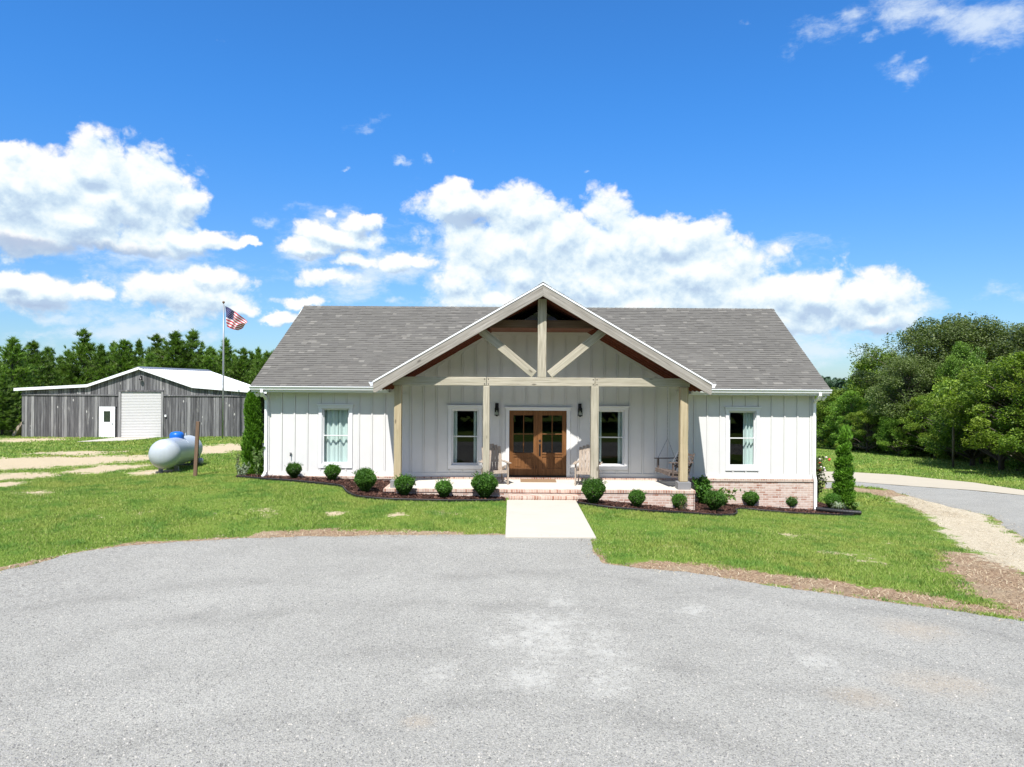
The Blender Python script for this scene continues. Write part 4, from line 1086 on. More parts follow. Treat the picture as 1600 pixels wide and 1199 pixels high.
# dead grass, straw and pine litter lying on the bare margins
def litter(n, seed):
    rs = np.random.RandomState(seed); P = np.c_[-18+36*rs.rand(n), 9.5+19*rs.rand(n)]
    i = np.clip(np.searchsorted(gx, P[:,0]),0,len(gx)-1); j = np.clip(np.searchsorted(gy, P[:,1]),0,len(gy)-1); q = i*len(gy)+j
    w = np.maximum(np.maximum(dirt[q]*.50, straw[q]*.29), .25*sand[q]); k = (w > .25+.5*rs.rand(n)) & (sdf(P,drive) > -.25) & (sdf(P,sidedrive) > -.3) & (sdf(P,palestrip) > 0) & (sdf(P,bedl) > 0) & (sdf(P,bedr) > 0) & (np.abs(P[:,0]) < P[:,1]*.75)
    P = P[k]; st = straw[q[k]]; n = len(P); z = h(P[:,0],P[:,1])+.012+.03*rs.rand(n)
    a = rs.rand(n)*6.28; a = np.where(st > .3, -.55+rs.normal(size=n)*.7, a); L = (.02+.045*rs.rand(n)**2)*(1+.5*(st > .3)); W = .0022+.0028*rs.rand(n)
    u = np.c_[np.cos(a)*L,np.sin(a)*L,(rs.rand(n)-.5)*.05]; w = np.c_[-np.sin(a)*W,np.cos(a)*W,0*a]; c = np.c_[P,z]
    return np.stack([c-u-w,c+u-w*.4,c+u+w*.4,c-u+w],1).reshape(-1,3), np.arange(4*n).reshape(-1,4)
M['straw'] = mat('straw_litter', lambda N: pbr(N, N.ramp(N.island(), [(0,(.06,.04,.026)),(.3,(.22,.15,.095)),(.55,(.45,.36,.23)),(1,(.68,.60,.43))]), .9, None, 0, .2))
o_ = link('straw_litter', np_mesh('straw_litter', *litter(420000, 21), M['straw']), kind='stuff'); o_['label'] = 'dead grass and straw littering the bare margins of the drives'
# loose stones on the gravel near the viewer
def stones(n, seed):
    rs = np.random.RandomState(seed); y = 6.2+14*rs.rand(n)**1.7; P = np.c_[(rs.rand(n)*2-1)*y*.76, y]
    k = sdf(P,drive) < rs.rand(n)*.35-.05; P = P[k]; n = len(P); z = h(P[:,0],P[:,1])+.016
    s = (.005+.009*rs.rand(n)**2)[:,None]; c = np.c_[P,z]
    V = [c+np.c_[np.cos(t+rs.rand(n)*.9),np.sin(t+rs.rand(n)*.9),0*z-.2]*s*(.7+.6*rs.rand(n,1)) for t in (0,1.57,3.14,4.71)]+[c+np.c_[rs.normal(size=(n,2))*.3,.55+.5*rs.rand(n)]*s]
    V = np.stack(V,1).reshape(-1,3); b = np.arange(n)[:,None]*5
    return V, np.vstack([b+np.array(f) for f in ((0,1,4),(1,2,4),(2,3,4),(3,0,4))])
M['stone'] = mat('loose_stone', lambda N: pbr(N, N.ramp(N.island(), [(0,(.12,.12,.118)),(.4,(.24,.24,.235)),(.85,(.31,.306,.295)),(1,(.44,.42,.38))]), .85, None, 0, .25))
o_ = link('loose_gravel', np_mesh('loose_gravel', *stones(45000, 22), M['stone']), kind='stuff'); o_['label'] = 'loose grey stones scattered over the gravel driveway'

# ------------------------------------------------------------------ porch furniture
def rocker(name, lab, x, y, rz):
    t = thing(name, lab, 'chair', (x,y,PF+.002), rz, 'slatted wooden porch chairs either side of the front doors')
    m = M['chair']
    def p(n, mb, bv=.004): return bevel(link(n, mb.mesh(n, m), t), bv)
    mb = MB(); T = Matrix.Translation((0,-.27,.42)) @ Matrix.Rotation(R(-7),4,'X')
    for k in range(6): mb.box(-.29,.29,.095*k,.095*k+.085,-.011,.011,T)
    mb.box(-.30,.30,-.03,-.004,-.085,.012,T); p('seat', mb)
    mb = MB(); T = Matrix.Translation((0,.24,.40)) @ Matrix.Rotation(R(-16),4,'X')
    for k in range(6):
        xx = -.255+.102*k; top = .80-.05*abs(k-2.5)**1.5*.45
        mb.box(xx-.046,xx+.046,-.011,.011,-.06,top,T)
    mb.box(-.33,.33,.012,.034,.24,.31,T); mb.box(-.26,.26,.012,.034,.60,.66,T); p('backrest', mb)
    for s in (-1,1):
        mb = MB(); mb.prism([(-.055,0),(.055,0),(.055,.022),(-.055,.022)], -.36, .36, Matrix.Translation((s*.36,0,.635))); p('armrest', mb)
        mb = MB(); mb.box(s*.335-.02,s*.335+.02,-.29,-.20,.0,.634); mb.box(s*.335-.02,s*.335+.02,-.199,-.15,.55,.634); p('leg', mb)
        T = Matrix.Translation((s*.305,.22,.0)) @ Matrix.Rotation(R(-20),4,'X'); mb = MB(); mb.box(-.016,.016,-.045,.045,.02,.44,T)
        mb.box(-.015,.015,-.44,-.046,.34,.43,T); p('leg', mb)
    return t
rocker('porch_chair', 'slatted wooden porch chair by the west door lantern, half behind a post', -.50, 21.35, R(17))
rocker('porch_chair', 'slatted wooden porch chair by the east door lantern, half behind a post', 2.28, 21.25, R(-12))
mb = MB()
mb.box(-.55,.55,-.28,.28,0,.022); 
tag(bevel(link('doormat', mb.mesh('doormat', M['mat']), None, (.83,22.0,PF+.002)), .006), 'brown coir doormat lying before the double front doors', 'doormat')
# swing bench, its length running front to back, seat facing the doors
sx, sy, sz_ = 5.02, 21.42, .36
t = thing('porch_swing', 'weathered slatted porch swing hanging by chains at the east end of the porch', 'swing', (sx,sy,PF+sz_), R(8))
def ps(n, mb, m='swing'): return link(n, mb.mesh(n, M[m]), t)
L = .60
mb = MB(); T = Matrix.Translation((-.42,0,.07)) @ Matrix.Rotation(R(8),4,'Y')
for k in range(6): mb.box(.092*k-.038,.092*k+.038,-L,L,-.011,.011,T)
for y in (-L+.08,0,L-.08): mb.box(-.05,.52,y-.018,y+.018,-.09,-.012,T)
mb.box(-.075,-.046,-L,L,-.10,.012,T); ps('seat', mb)
mb = MB(); T = Matrix.Translation((.10,0,.06)) @ Matrix.Rotation(R(17),4,'Y')
for k in range(6): mb.box(-.011,.011,-L,L,.05+.088*k,.05+.088*k+.07,T)
for y in (-L+.08,0,L-.08): mb.box(.012,.045,y-.018,y+.018,-.08,.60,T)
ps('backrest', mb)
for s in (-1,1):
    y = s*(L+.03)
    mb = MB(); mb.box(-.52,.22,y-.05,y+.05,.36,.384); ps('armrest', mb)
    mb = MB(); mb.box(-.42,-.37,y-.02,y+.02,-.02,.359); mb.box(-.45,.12,y-.0201,y+.0199,-.06,-.0201); ps('arm_support', mb)
    mb = MB(); 
    def ch(a, b):
        a = Vector(a); b = Vector(b); n = int((b-a).length/.055)
        for i in range(n):
            p0 = a.lerp(b, i/n); p1 = a.lerp(b, (i+1.15)/n); mb.tube([p0,p1], .007 if i % 2 else .010, 5)
    k = (-.10,y,.98); ch((-.40,y,.385), k); ch((.14,y,.385), k); ch(k, (-.10,y,3.07-PF-sz_+.42)); ps('chain', mb, 'galv')
# ------------------------------------------------------------------ yard
# propane tank
a = Vector((-12.08,24.75)); b = Vector((-12.95,28.5)); d = (b-a); Lt = d.length; zt = .30
ang = math.atan2(d.y, d.x)
t = thing('propane_tank', 'large grey propane tank lying on the grass with a blue dome lid', 'gas tank', ((a.x+b.x)/2,(a.y+b.y)/2,hz(-12.5,26.6)), ang)
gz0 = hz(-12.5,26.6); rT = .515; zc = .66
mb = MB(); T = Matrix.Translation((0,0,zc)) @ Matrix.Rotation(R(2.2),4,'Y') @ Matrix.Rotation(R(90),4,'Y'); hl = Lt/2
prof = [(rT*math.sin(u)**.9 if u > 0 else 0, -hl-rT*.85*math.cos(u)) for u in [i*math.pi/2/12 for i in range(13)]]
prof += [(rT,-hl+.01),(rT+.004,-hl+.02),(rT+.004,-hl+.06),(rT,-hl+.07),(rT,0),(rT,hl-.07),(rT+.004,hl-.06),(rT+.004,hl-.02),(rT,hl)]
prof += [(rT*math.sin(u)**.9 if u > 0 else 0, hl+rT*.85*math.cos(u)) for u in [i*math.pi/2/12 for i in range(12,-1,-1)]]
mb.lathe(prof, 48, T); link('tank_body', mb.mesh('tank_body', M['tank'], True), t)
xd = -.15; zd = zc+rT-.02
mb = MB(); mb.lathe([(.245,-.06),(.25,.10),(.24,.16),(.19,.215),(.10,.24),(0,.245)], 32, Matrix.Translation((xd,0,zd))); link('dome_lid', mb.mesh('dome_lid', M['bluecap'], True), t)
for x in (-1.35,1.35):
    mb = MB()
    for y in (-.26,.26): mb.box(x-.05,x+.05,y-.07,y+.07,-.25,zc-rT*.80)
    mb.box(x-.07,x+.07,-.36,.36,-.16,.035); link('leg', mb.mesh('leg', M['galv']), t)
for x in (-1.6,1.35):
    mb = MB(); mb.tube([(x-.07,0,zc+rT-.03),(x-.06,0,zc+rT+.06),(x+.06,0,zc+rT+.06),(x+.07,0,zc+rT-.03)], .013, 6); link('lifting_lug', mb.mesh('lifting_lug', M['tank']), t)
mb = MB(); mb.lathe([(.0,.0),(.05,0),(.06,.08),(.03,.14),(0,.15)], 12, Matrix.Translation((.45,0,zc+rT-.02))); link('valve', mb.mesh('valve', M['galv'], True), t)
mb = MB()
for k in range(3): 
    th = R(-38+0*k); 
for i in range(7):
    th0, th1 = R(-52+i*3), R(-52+(i+1)*3); rr_ = rT+.004
    mb.add([(-.55,math.sin(th0)*rr_,zc+math.cos(th0)*rr_),(-.10,math.sin(th0)*rr_,zc+math.cos(th0)*rr_),(-.10,math.sin(th1)*rr_,zc+math.cos(th1)*rr_),(-.55,math.sin(th1)*rr_,zc+math.cos(th1)*rr_)], [(0,1,2,3)])
link('white_decal', mb.mesh('white_decal', M['metal_white']), t)
mb = MB(); mb.lathe([(0,0),(.11,0),(.13,.05),(.13,.17),(.08,.24),(0,.25)], 16, Matrix.Translation((1.25,-.55,.02))); mb.tube([(1.25,-.55,.22),(1.25,-.50,.42),(1.25,-.36,.55)], .02, 8); link('regulator', mb.mesh('regulator', M['galv'], True), t)
# brown post beside it
g = G(305,744.5); mb = MB(); mb.box(-.055,.055,-.045,.045,-.3,1.80)
o = bevel(link('wooden_post', mb.mesh('wooden_post', M['stake']), None, (g.x,g.y,g.z), (R(-1),R(2.2),.1)), .008); tag(o, 'weathered brown wooden post standing in the grass beside the propane tank', 'post')
# flat stones at the tank's foot
for px, py, s, lab in ((246,738.5,.16,'pale flat stone beside the near foot of the propane tank'),(233,739.5,.11,'smaller sandy stone farther out from the propane tank foot')):
    g = G(px,py); rs_ = random.Random(px); mb = MB(); mb.lathe([(0,-.3),(.8,-.25),(1,0),(.75,.28),(0,.36)], 9)
    mb.v = [(x*(1+.25*rs_.random()),y*(1+.25*rs_.random()),z*(1+.2*rs_.random())) for x, y, z in mb.v]
    o = link('stone', mb.mesh('stone', M['pale_drive'], True), None, g); o.scale = (s*1.4,s,s*.55); tag(o, lab, 'stone')
# air conditioner behind the west wall
t = thing('air_conditioner', 'grey outdoor air conditioner on a pad behind the west corner of the house', 'air conditioner', (-8.62,25.2,hz(-8.62,25.2)))
mb = MB(); mb.box(-.45,.45,-.45,.45,-.1,.06); link('pad', mb.mesh('pad', M['concrete']), t)
mb = MB(); mb.box(-.37,.37,-.37,.37,.061,.86); mb.box(-.385,.385,-.385,.385,.861,.91)
for i in range(15):
    x = -.34+.0485*i; mb.box(x-.008,x+.008,-.386,-.3705,.10,.84); mb.box(-.386,-.3705,x-.008,x+.008,.10,.84)
link('casing', mb.mesh('casing', M['galv']), t)
mb = MB(); mb.lathe([(.30,.911),(.30,.93),(.27,.93),(.27,.911)], 32)
for i in range(8): mb.box(-.29,.29,-.005,.005,.931,.938,Matrix.Rotation(R(22.5*i),4,'Z'))
link('fan_grille', mb.mesh('fan_grille', M['black']), t)
# flagpole and flag
fx_, fy_ = at(348.5,600,46).x, 46.0; fz = hz(fx_, fy_); ftop = at(348.5,474.5,46).z
t = thing('flagpole', 'tall thin metal flagpole in front of the grey board barn', 'flagpole', (fx_,fy_,fz))
mb = MB(); mb.tube([(0,0,-.3),(0,0,(ftop-fz)*.5),(0,0,ftop-fz)], [.048,.042,.028], 12); link('pole', mb.mesh('pole', M['galv'], True), t)
mb = MB(); mb.lathe([(0,.0),(.06,.03),(.085,.09),(.06,.15),(0,.17)], 16, Matrix.Translation((0,0,ftop-fz-.01))); link('finial', mb.mesh('finial', M['stake'], True), t)
mb = MB(); mb.tube([(.07,-.03,ftop-fz-.1),(.075,-.03,1.2)], .010, 5); link('halyard', mb.mesh('halyard', M['rope']), t)
mb = MB(); nx, ny = 60, 39
A, B, C_, D = at(351.8,478.5,46), at(355.2,510.5,46), at(387,503.5,46), at(372.5,515.5,46)
A = np.array(A); B = np.array(B); C_ = np.array(C_); D = np.array(D)
def fp(u, v):
    top = A*(1-u)+C_*u+np.array([0,0,.10*math.sin(u*math.pi)]); bot = B*(1-u)+D*u+np.array([0,0,-.10*math.sin(u*math.pi)*(1 if u > .5 else .6)])
    p = top*(1-v)+bot*v; p = p+np.array([.03*math.sin(v*9+u*7)*u, .16*math.sin(u*9.5-v*2.5)*(.25+u)+.06*math.sin(u*17+v*6), .025*math.sin(u*13+v*5)*u]); return p
vs = [tuple(fp(i/nx,j/ny)) for i in range(nx+1) for j in range(ny+1)]; fs = []; ms = []
for i in range(nx):
    for j in range(ny):
        fs.append((i*(ny+1)+j,(i+1)*(ny+1)+j,(i+1)*(ny+1)+j+1,i*(ny+1)+j+1)); st = j//3
        ms.append(2 if (i < nx*.4 and st < 7) else (st % 2))
o0 = Vector(vs[0]); fl = MB(); fl.add([Vector(v)-o0 for v in vs], fs); fl.m = ms
fme = fl.mesh('flag', [M['flag_red'],M['flag_white'],M['flag_blue']], True)
flag = tag(link('flag', fme, None, o0), 'flag with red and white stripes and a starred blue corner flying from the flagpole', 'flag')
mb = MB()
for r_ in range(9):
    for c_ in range(6 if r_ % 2 == 0 else 5):
        u = .4*(c_*2+1+(r_ % 2))/12; v = (7/13)*(r_+1)/10; p = Vector(fp(u,v))-o0
        q = []
        for k in range(10):
            rr_ = .017 if k % 2 == 0 else .007; an = math.pi/2+k*math.pi/5; q.append((p.x+rr_*math.cos(an),p.y-.012,p.z+rr_*math.sin(an)))
        mb.add(q, [list(range(10))[::-1]])
link('stars', mb.mesh('stars', M['flag_white']), flag)

# ------------------------------------------------------------------ the barn
BY = 48.0; bz0 = -.45
BX = [-33.1,-28.6,-25.15,-21.5,-17.85]; BT = [2.80,3.06,4.22,3.00,2.72]         # wall heights along its front
barn = thing('barn', 'long weathered grey board barn with white metal roof and roll-up door', 'barn', (-25.2,BY,bz0))
BO = Vector((-25.2,BY,bz0))
def bp(n, mb, m, parent=None, bv=0):
    o = link(n, mb.mesh(n, m), parent or barn, -BO if parent is None else (0,0,0)); return bevel(o, bv) if bv else o
topz = lambda x: float(np.interp(x, BX, BT))
rr = random.Random(12)
RD = (-26.38,-23.66,-.40,2.68); ED = (-27.86,-26.78,-.43,1.66)
mb = MB(); x = BX[0]
def board(x0, x1, z0, z1, y, th):
    j = rr.random()*.012; za, zb = z1(x0) if callable(z1) else z1, z1(x1-.001) if callable(z1) else z1
    mb.add([(x0,y-j,z0),(x1,y-j,z0),(x1,y-j,zb),(x0,y-j,za),(x0,y+th,z0),(x1,y+th,z0),(x1,y+th,zb),(x0,y+th,za)], [(0,1,2,3),(7,6,5,4),(0,4,5,1),(3,2,6,7),(0,3,7,4),(1,5,6,2)])
x = BX[0]
while x < BX[-1]-.02:
    w = rr.uniform(.15,.26); x1 = min(x+w, BX[-1])
    for lo, hi, y in ((bz0-.5,2.44,BY),(2.45,None,BY-.03)):
        z0s = [(lo+rr.random()*.05, hi)]
        for op in (RD,ED):
            if x1 > op[0] and x < op[1]: z0s = [(max(a, op[3]), b) for a, b in z0s if b is None or b > op[3]]
        for a, b in z0s: board(x, x1-.022, a, (lambda q: topz(q)-.02) if b is None else b, y, .03)
    x = x1
for X0 in (BX[0],BX[-1]-.03):
    y = BY+.04
    if X0 > -20: continue
    while y < BY+10.4:
        y1 = y+rr.uniform(.15,.26); j = rr.random()*.012
        mb.box(X0-j,X0+.03,y,y1-.008,bz0-.5,2.78); y = y1
x = BX[0]
while x < -12.2:
    x1 = x+rr.uniform(.2,.3); 
    mb.box(x,x1-.008,BY+10.4,BY+10.43,bz0-.6,(topz(x) if x < BX[-1] else 2.5)-.06); x = x1
bw = bp('wall', mb, M['barnwood'])
mb = MB()                                                       # lining so that no light comes through the gaps
mb.box(BX[0]+.06,RD[0]-.1,BY+.05,BY+.07,bz0-.4,2.7); mb.box(RD[1]+.1,BX[-1]-.04,BY+.05,BY+.07,bz0-.4,2.65)
mb.box(BX[-1]-.05,BX[-1]-.03,BY+.075,BY+10.3,bz0-.4,2.6)
bp('wall_lining', mb, M['inside'])
mb = MB(); mb.box(BX[0]-.02,RD[0]-.16,BY-.065,BY-.035,2.40,2.49); mb.box(RD[1]+.16,BX[-1],BY-.065,BY-.035,2.40,2.49)
for xx in (RD[0]-.15,RD[1]): mb.box(xx,xx+.15,BY-.09,BY-.04,bz0-.3,RD[3]-.001)
mb.box(RD[0]-.16,RD[1]+.16,BY-.10,BY-.04,RD[3],RD[3]+.12)
bp('door_frame', mb, M['barnwood'])
mb = MB(); z = RD[2]
while z < RD[3]-.01:
    z1 = min(z+.105, RD[3]); mb.prism([(0,z),(.02,z+.01),(.03,(z+z1)/2),(.02,z1-.012),(0,z1-.002)], 0, RD[1]-RD[0], Matrix.Translation((RD[1],BY-.005,0)) @ Matrix.Rotation(R(90),4,'Z') @ Matrix.Rotation(R(0),4,'X'))
    z = z1
# the slats: profile faces the yard
mb2 = MB(); z = RD[2]
while z < RD[3]-.01:
    z1 = min(z+.105, RD[3]); zm = (z+z1)/2
    mb2.add([(RD[0],BY-.002,z),(RD[1],BY-.002,z),(RD[1],BY-.030,z+.02),(RD[0],BY-.030,z+.02),(RD[1],BY-.030,z1-.025),(RD[0],BY-.030,z1-.025),(RD[1],BY-.002,z1-.006),(RD[0],BY-.002,z1-.006)], [(0,1,2,3),(3,2,4,5),(5,4,6,7)])
    z = z1
bp('roll_up_door', mb2, M['rolldoor'])
mb = MB()
mb.box(ED[0],ED[0]+.09,BY-.06,BY-.032,ED[2],ED[3]); mb.box(ED[1]-.09,ED[1],BY-.06,BY-.032,ED[2],ED[3]); mb.box(ED[0]+.09,ED[1]-.09,BY-.06,BY-.032,ED[3]-.09,ED[3])
e0, e1 = ED[0]+.10, ED[1]-.10; w0, w1, v0, v1 = -27.55, -27.10, .62, 1.36
cells(mb, e0, e1, ED[2]+.02, ED[3]-.10, [(w0,w1,v0,v1)], BY-.045, BY-.0)
ed = bp('door', mb, M['metal_white'])
mb = MB(); mb.box(w0,w1,BY-.025,BY-.02,v0,v1); bp('pane', mb, M['glass'], ed); mb = MB(); mb.box(w0-.1,w1+.1,BY+.01,BY+.03,v0-.1,v1+.1); bp('pane_backing', mb, M['inside'], ed)  # pane, and a dark panel set behind it
mb = MB(); mb.lathe([(0,0),(.035,.0),(.04,.05),(0,.07)], 10, Matrix.Translation((e1-.08,BY-.045,.52)) @ Matrix.Rotation(R(90),4,'X')); bp('handle', mb, M['galv'], ed)
# barn roof: ribbed white metal sheets
mb = MB(); dep = 10.75; pts = [(-33.5,2.86),(-28.6,3.14),(-25.15,4.33),(-21.5,3.10),(-17.6,2.80),(-12.0,2.52)]
for (xa,za),(xb,zb) in zip(pts[:-1],pts[1:]):
    n_ = 1
    mb.add([(xa,BY-.22,za),(xb,BY-.22,zb),(xb,BY+dep,zb),(xa,BY+dep,za),(xa,BY-.22,za-.03),(xb,BY-.22,zb-.03),(xb,BY+dep,zb-.03),(xa,BY+dep,za-.03)], [(0,1,2,3),(7,6,5,4),(0,4,5,1),(2,6,7,3)])
    y = BY
    while y < BY+dep-.1:
        mb.add([(xa,y,za+.001),(xb,y,zb+.001),(xb,y+.03,zb+.022),(xa,y+.03,za+.022),(xb,y+.06,zb+.001),(xa,y+.06,za+.001)], [(0,1,2,3),(3,2,4,5)]); y += .30
br = bp('roof', mb, M['barnroof'])
mb = MB()
for (xa,za),(xb,zb) in zip(pts[:-1],pts[1:]):
    k = .17 if xb < -24 else .13
    mb.prism([(xa,za-k),(xb,zb-k),(xb,zb+.012),(xa,za+.012)], BY-.25, BY-.221)
bp('rake_trim', mb, M['barnroof'], br)
mb = MB(); mb.prism([(-25.45,4.26),(-25.15,4.365),(-24.85,4.26),(-24.85,4.28),(-25.15,4.385),(-25.45,4.28)], BY-.26, BY+dep+.02); bp('ridge_cap', mb, M['galv'], br)
mb = MB(); mb.box(-25.03,-24.97,BY-.10,BY-.035,3.55,3.75); mb.lathe([(.0,.10),(.05,.09),(.12,-.02),(.11,-.08),(0,-.08)], 12, Matrix.Translation((-24.98,BY-.20,3.55))); bp('yard_light', mb, M['black'])
mb = MB(); mb.box(-23.42,-23.30,BY-.10,BY-.035,1.0,1.14); bp('switch_box', mb, M['metal_white'])
# open bay at its east end
for x in (-15.0,-12.1):
    mb = MB(); mb.box(x-.07,x+.07,BY,BY+.14,bz0-.3,2.5); bp('bay_post', mb, M['barnwood'])
# leaning boards at the barn's west corner
g = at(30,686,48.6); o = None
mb = MB(); T = Matrix.Rotation(R(30),4,'Y')
for k in range(4): mb.box(-.10+.02*k,.10+.02*k,-.3+.16*k,-.16+.16*k,-.05,1.0+.1*k,T)
o = link('leaning_boards', mb.mesh('leaning_boards', M['chair']), None, (-34.0,48.7,hz(-34,48.7))); tag(o, 'reddish boards leaning against the west corner of the barn', 'boards')
# old trailer tyres stored in the open bay
mb = MB()
mb.box(-.6,.6,-.9,.9,.45,.55); mb.box(-.6,-.55,-.9,.9,.551,.85); mb.box(.55,.6,-.9,.9,.551,.85)
ut = thing('utility_trailer', 'small dark trailer parked in the open bay at the east end of the barn', 'trailer', (-16.35,49.6,hz(-16.35,49.6)), R(10))
link('bed', mb.mesh('bed', M['galv']), ut)
for s in (-1,1):
    q = MB(); q.lathe([(.16,-.08),(.28,-.09),(.31,-.05),(.31,.05),(.28,.09),(.16,.08)], 20, Matrix.Translation((s*.72,0,.31)) @ Matrix.Rotation(R(90),4,'Y')); w_ = link('wheel', q.mesh('wheel', M['blackplastic'], True), ut)
    q = MB(); q.lathe([(0,-.05),(.16,-.06),(.16,.06),(0,.05)], 16, Matrix.Translation((s*.72,0,.31)) @ Matrix.Rotation(R(90),4,'Y')); link('rim', q.mesh('rim', M['metal_white'], True), w_)

# ------------------------------------------------------------------ trees
def pine_mesh(seed, hh, dens=1.0):
    rs = np.random.RandomState(seed); mb = MB()
    lean = rs.normal(size=2)*.012*hh
    tp = lambda z: np.array([lean[0]*(z/hh)**2, lean[1]*(z/hh)**2, z])
    mb.tube([tp(hh*k/10)-[0,0,.3 if k == 0 else 0] for k in range(11)], [.13*(1-k/10.6)*hh/9 for k in range(11)], 7)
    cen = []; dr = []
    z = hh*.06
    while z < hh*.985:
        f = z/hh; Lb = hh*.27*min((1-f)**.75,(1-f)*1.3)*(.45+1.0*rs.rand())+.07; nb = rs.randint(4,7); a0 = rs.rand()*6.28
        for k in range(nb):
            a = a0+k*6.28/nb+rs.normal()*.3; L = Lb*(.6+.6*rs.rand()); e = R(8+34*f)+rs.normal()*.12
            d = np.array([np.cos(a)*np.cos(e),np.sin(a)*np.cos(e),np.sin(e)])
            p0 = tp(z); pts = [p0, p0+d*L*.55, p0+d*L+[0,0,L*.22]]
            mb.tube(pts, [.025*hh/9,.016*hh/9,.006], 4, False)
            m = int((5+L*6)*dens)
            for q in range(m):
                t = .25+.75*(q+rs.rand())/m
                c = pts[0]*(1-t)+pts[2]*t+rs.normal(size=3)*[.16*L,.16*L,.10*L]
                cen.append(c); u = d*.55+rs.normal(size=3)*.28+[0,0,.95]; dr.append(u/np.linalg.norm(u))
        z += hh*.045*(.7+.6*rs.rand())
    for k in range(4): cen.append(tp(hh*(.97+.01*k))); dr.append(np.array([0,0,1.0]))
    cen = np.array(cen); dr = np.array(dr); n = len(cen); K = 12
    c = np.repeat(cen,K,0); u = np.repeat(dr,K,0)+rs.normal(size=(n*K,3))*.30; u /= np.linalg.norm(u,axis=1,keepdims=True)
    L = (.28+.22*rs.rand(n*K,1))*hh/9; w = np.cross(u, rand_unit(rs,n*K)); w /= np.linalg.norm(w,axis=1,keepdims=True)
    w *= .030*hh/9
    V = np.stack([c-w,c+w,c+u*L],1).reshape(-1,3)
    return np_mesh('needles', V, np.arange(3*n*K).reshape(-1,3), M['pine']), mb.mesh('trunk', M['bark'])
PM = [pine_mesh(20+i, 9.0) for i in range(5)]
def pine(x, y, top, lab, v, sw=1.0, group='planted pines behind the barn'):
    g0 = hz(x,y); hh = top-g0; s = hh/9.0
    t = thing('pine_tree', lab, 'tree', (x,y,g0), (v*2.4) % 6.28, group); t.scale = (s*sw,s*sw,s)
    link('crown', PM[v % 5][0], t); link('trunk', PM[v % 5][1], t)
PIN = [(18,530,53,'big dark pine standing forward at the west edge of the photo, beside the barn end',1.35),
 (52,536,62,'dark pine just behind the forward pine at the west edge',1.15),
 (78,545,66,'pine with a thin spire right over the west tip of the barn roof',1.0),
 (106,549,66,'pine above the west lean-to roof, second in from the spire over its tip',1.05),
 (134,517,66,'tallest pine with open tiered tip above the west lean-to roof',1.0),
 (157,540,64,'bushy pine between the tallest pine and the barn gable peak',1.1),
 (178,537,66,'pine with a slim leader just west of the barn gable peak',.95),
 (197,534,64,'broad pine touching the sky just west over the barn gable peak',1.1),
 (216,533,67,'pine standing directly behind the barn gable peak',1.0),
 (246,525,66,'broad pine over the near end of the white barn roof slope',1.15),
 (274,521,65,'full bright pine over the middle of the white barn roof slope',1.15),
 (302,519,66,'double-tipped looking tall pine over the far end of the white barn roof',1.05),
 (330,545,68,'low pine between the white barn roof and the flagpole',1.0),
 (352,531,66,'round topped pine directly behind the flagpole',1.05),
 (380,546,65,'pine between the flagpole and the farmhouse roof',1.05),
 (404,545,68,'thin pine rising beside the west slope of the farmhouse roof',.85)]
rr0 = random.Random(3)
for i, (px, py, d, lab, sw) in enumerate(PIN):
    p = at(px, py, d); pine(p.x, d, p.z, lab, i, sw*rr0.uniform(1.1,1.55))
rr = random.Random(31)
for i in range(44):
    px = -60+11.4*i+rr.uniform(-6,6); d = rr.uniform(70,82) if i % 2 else rr.uniform(62,70); p = at(px, rr.uniform(550,578), d)
    if 60 < d < 62: continue
    pine(p.x, d, p.z, 'pine filling the back rows of the plantation behind the barn', i+3, rr.uniform(1.15,1.6), 'pines filling the back rows behind the barn')
for px, d, py, lab in ((-20,48,560,'low limbed pine half out of the photo at its west edge'),(4,50,585,'small dark pine against the west end wall of the barn'),(22,52,600,'youngest pine at the foot of the forward pine beside the barn')):
    p = at(px, py, d); pine(p.x, d, p.z, lab, int(d), 1.5)

def broad_mesh(seed, n_lobe, per, mname, lsize, low=.12, wide=1.0, open_=0.0):
    """unit tree: 1 m tall, leafy lobes in an uneven envelope, limbs reaching every lobe"""
    rs = np.random.RandomState(seed); mb = MB()
    mb.tube([(0,0,-.03),(.01,0,.2),(rs.normal()*.02,rs.normal()*.02,.45),(rs.normal()*.03,rs.normal()*.03,.75)], [.026,.020,.014,.005], 8)
    Vs = []
    lob = []
    for i in range(n_lobe):
        z = low+.05+(1-low-.10)*rs.rand()**.85; f = (z-low)/(1-low)
        env = (.18+.30*math.sin(math.pi*min(1,f*.85+.18))**.8)*wide*(.8+.4*rs.rand())
        a = rs.rand()*6.28; r = env*(.35+.65*rs.rand()**.5)*(.45 if f > .9 else 1); lob.append((r*math.cos(a),r*math.sin(a),z, (.095+.075*rs.rand())*(1-open_*.25)*min(1,(44/n_lobe)**.5)))
    for (x,y,z,r) in lob:
        zb = max(.08, z-.22-.1*rs.rand()); mb.tube([(0,0,zb),(x*.55,y*.55,(zb+z)/2+.03),(x,y,z)], [.008,.005,.002], 4, False)
        c = ball(rs, per, .55); c[:,2] *= .66; k = rand_unit(rs, 5)
        c *= (.85+.35*np.max(c@k.T,axis=1,keepdims=True)); out = c/np.linalg.norm(c,axis=1,keepdims=True)
        c = c*r+[x,y,z]+[0,0,0]
        Vs.append(leaves(rs, c, lsize, .55, .1, out*.5, 1.0, .5))
    V, Fq = join(Vs)
    return np_mesh('leaves', V, Fq, M[mname]), mb.mesh('trunk', M['bark'], True)
def _round():
    return broad_mesh(91, 46, 420, 'hard', .013, .36, .78)
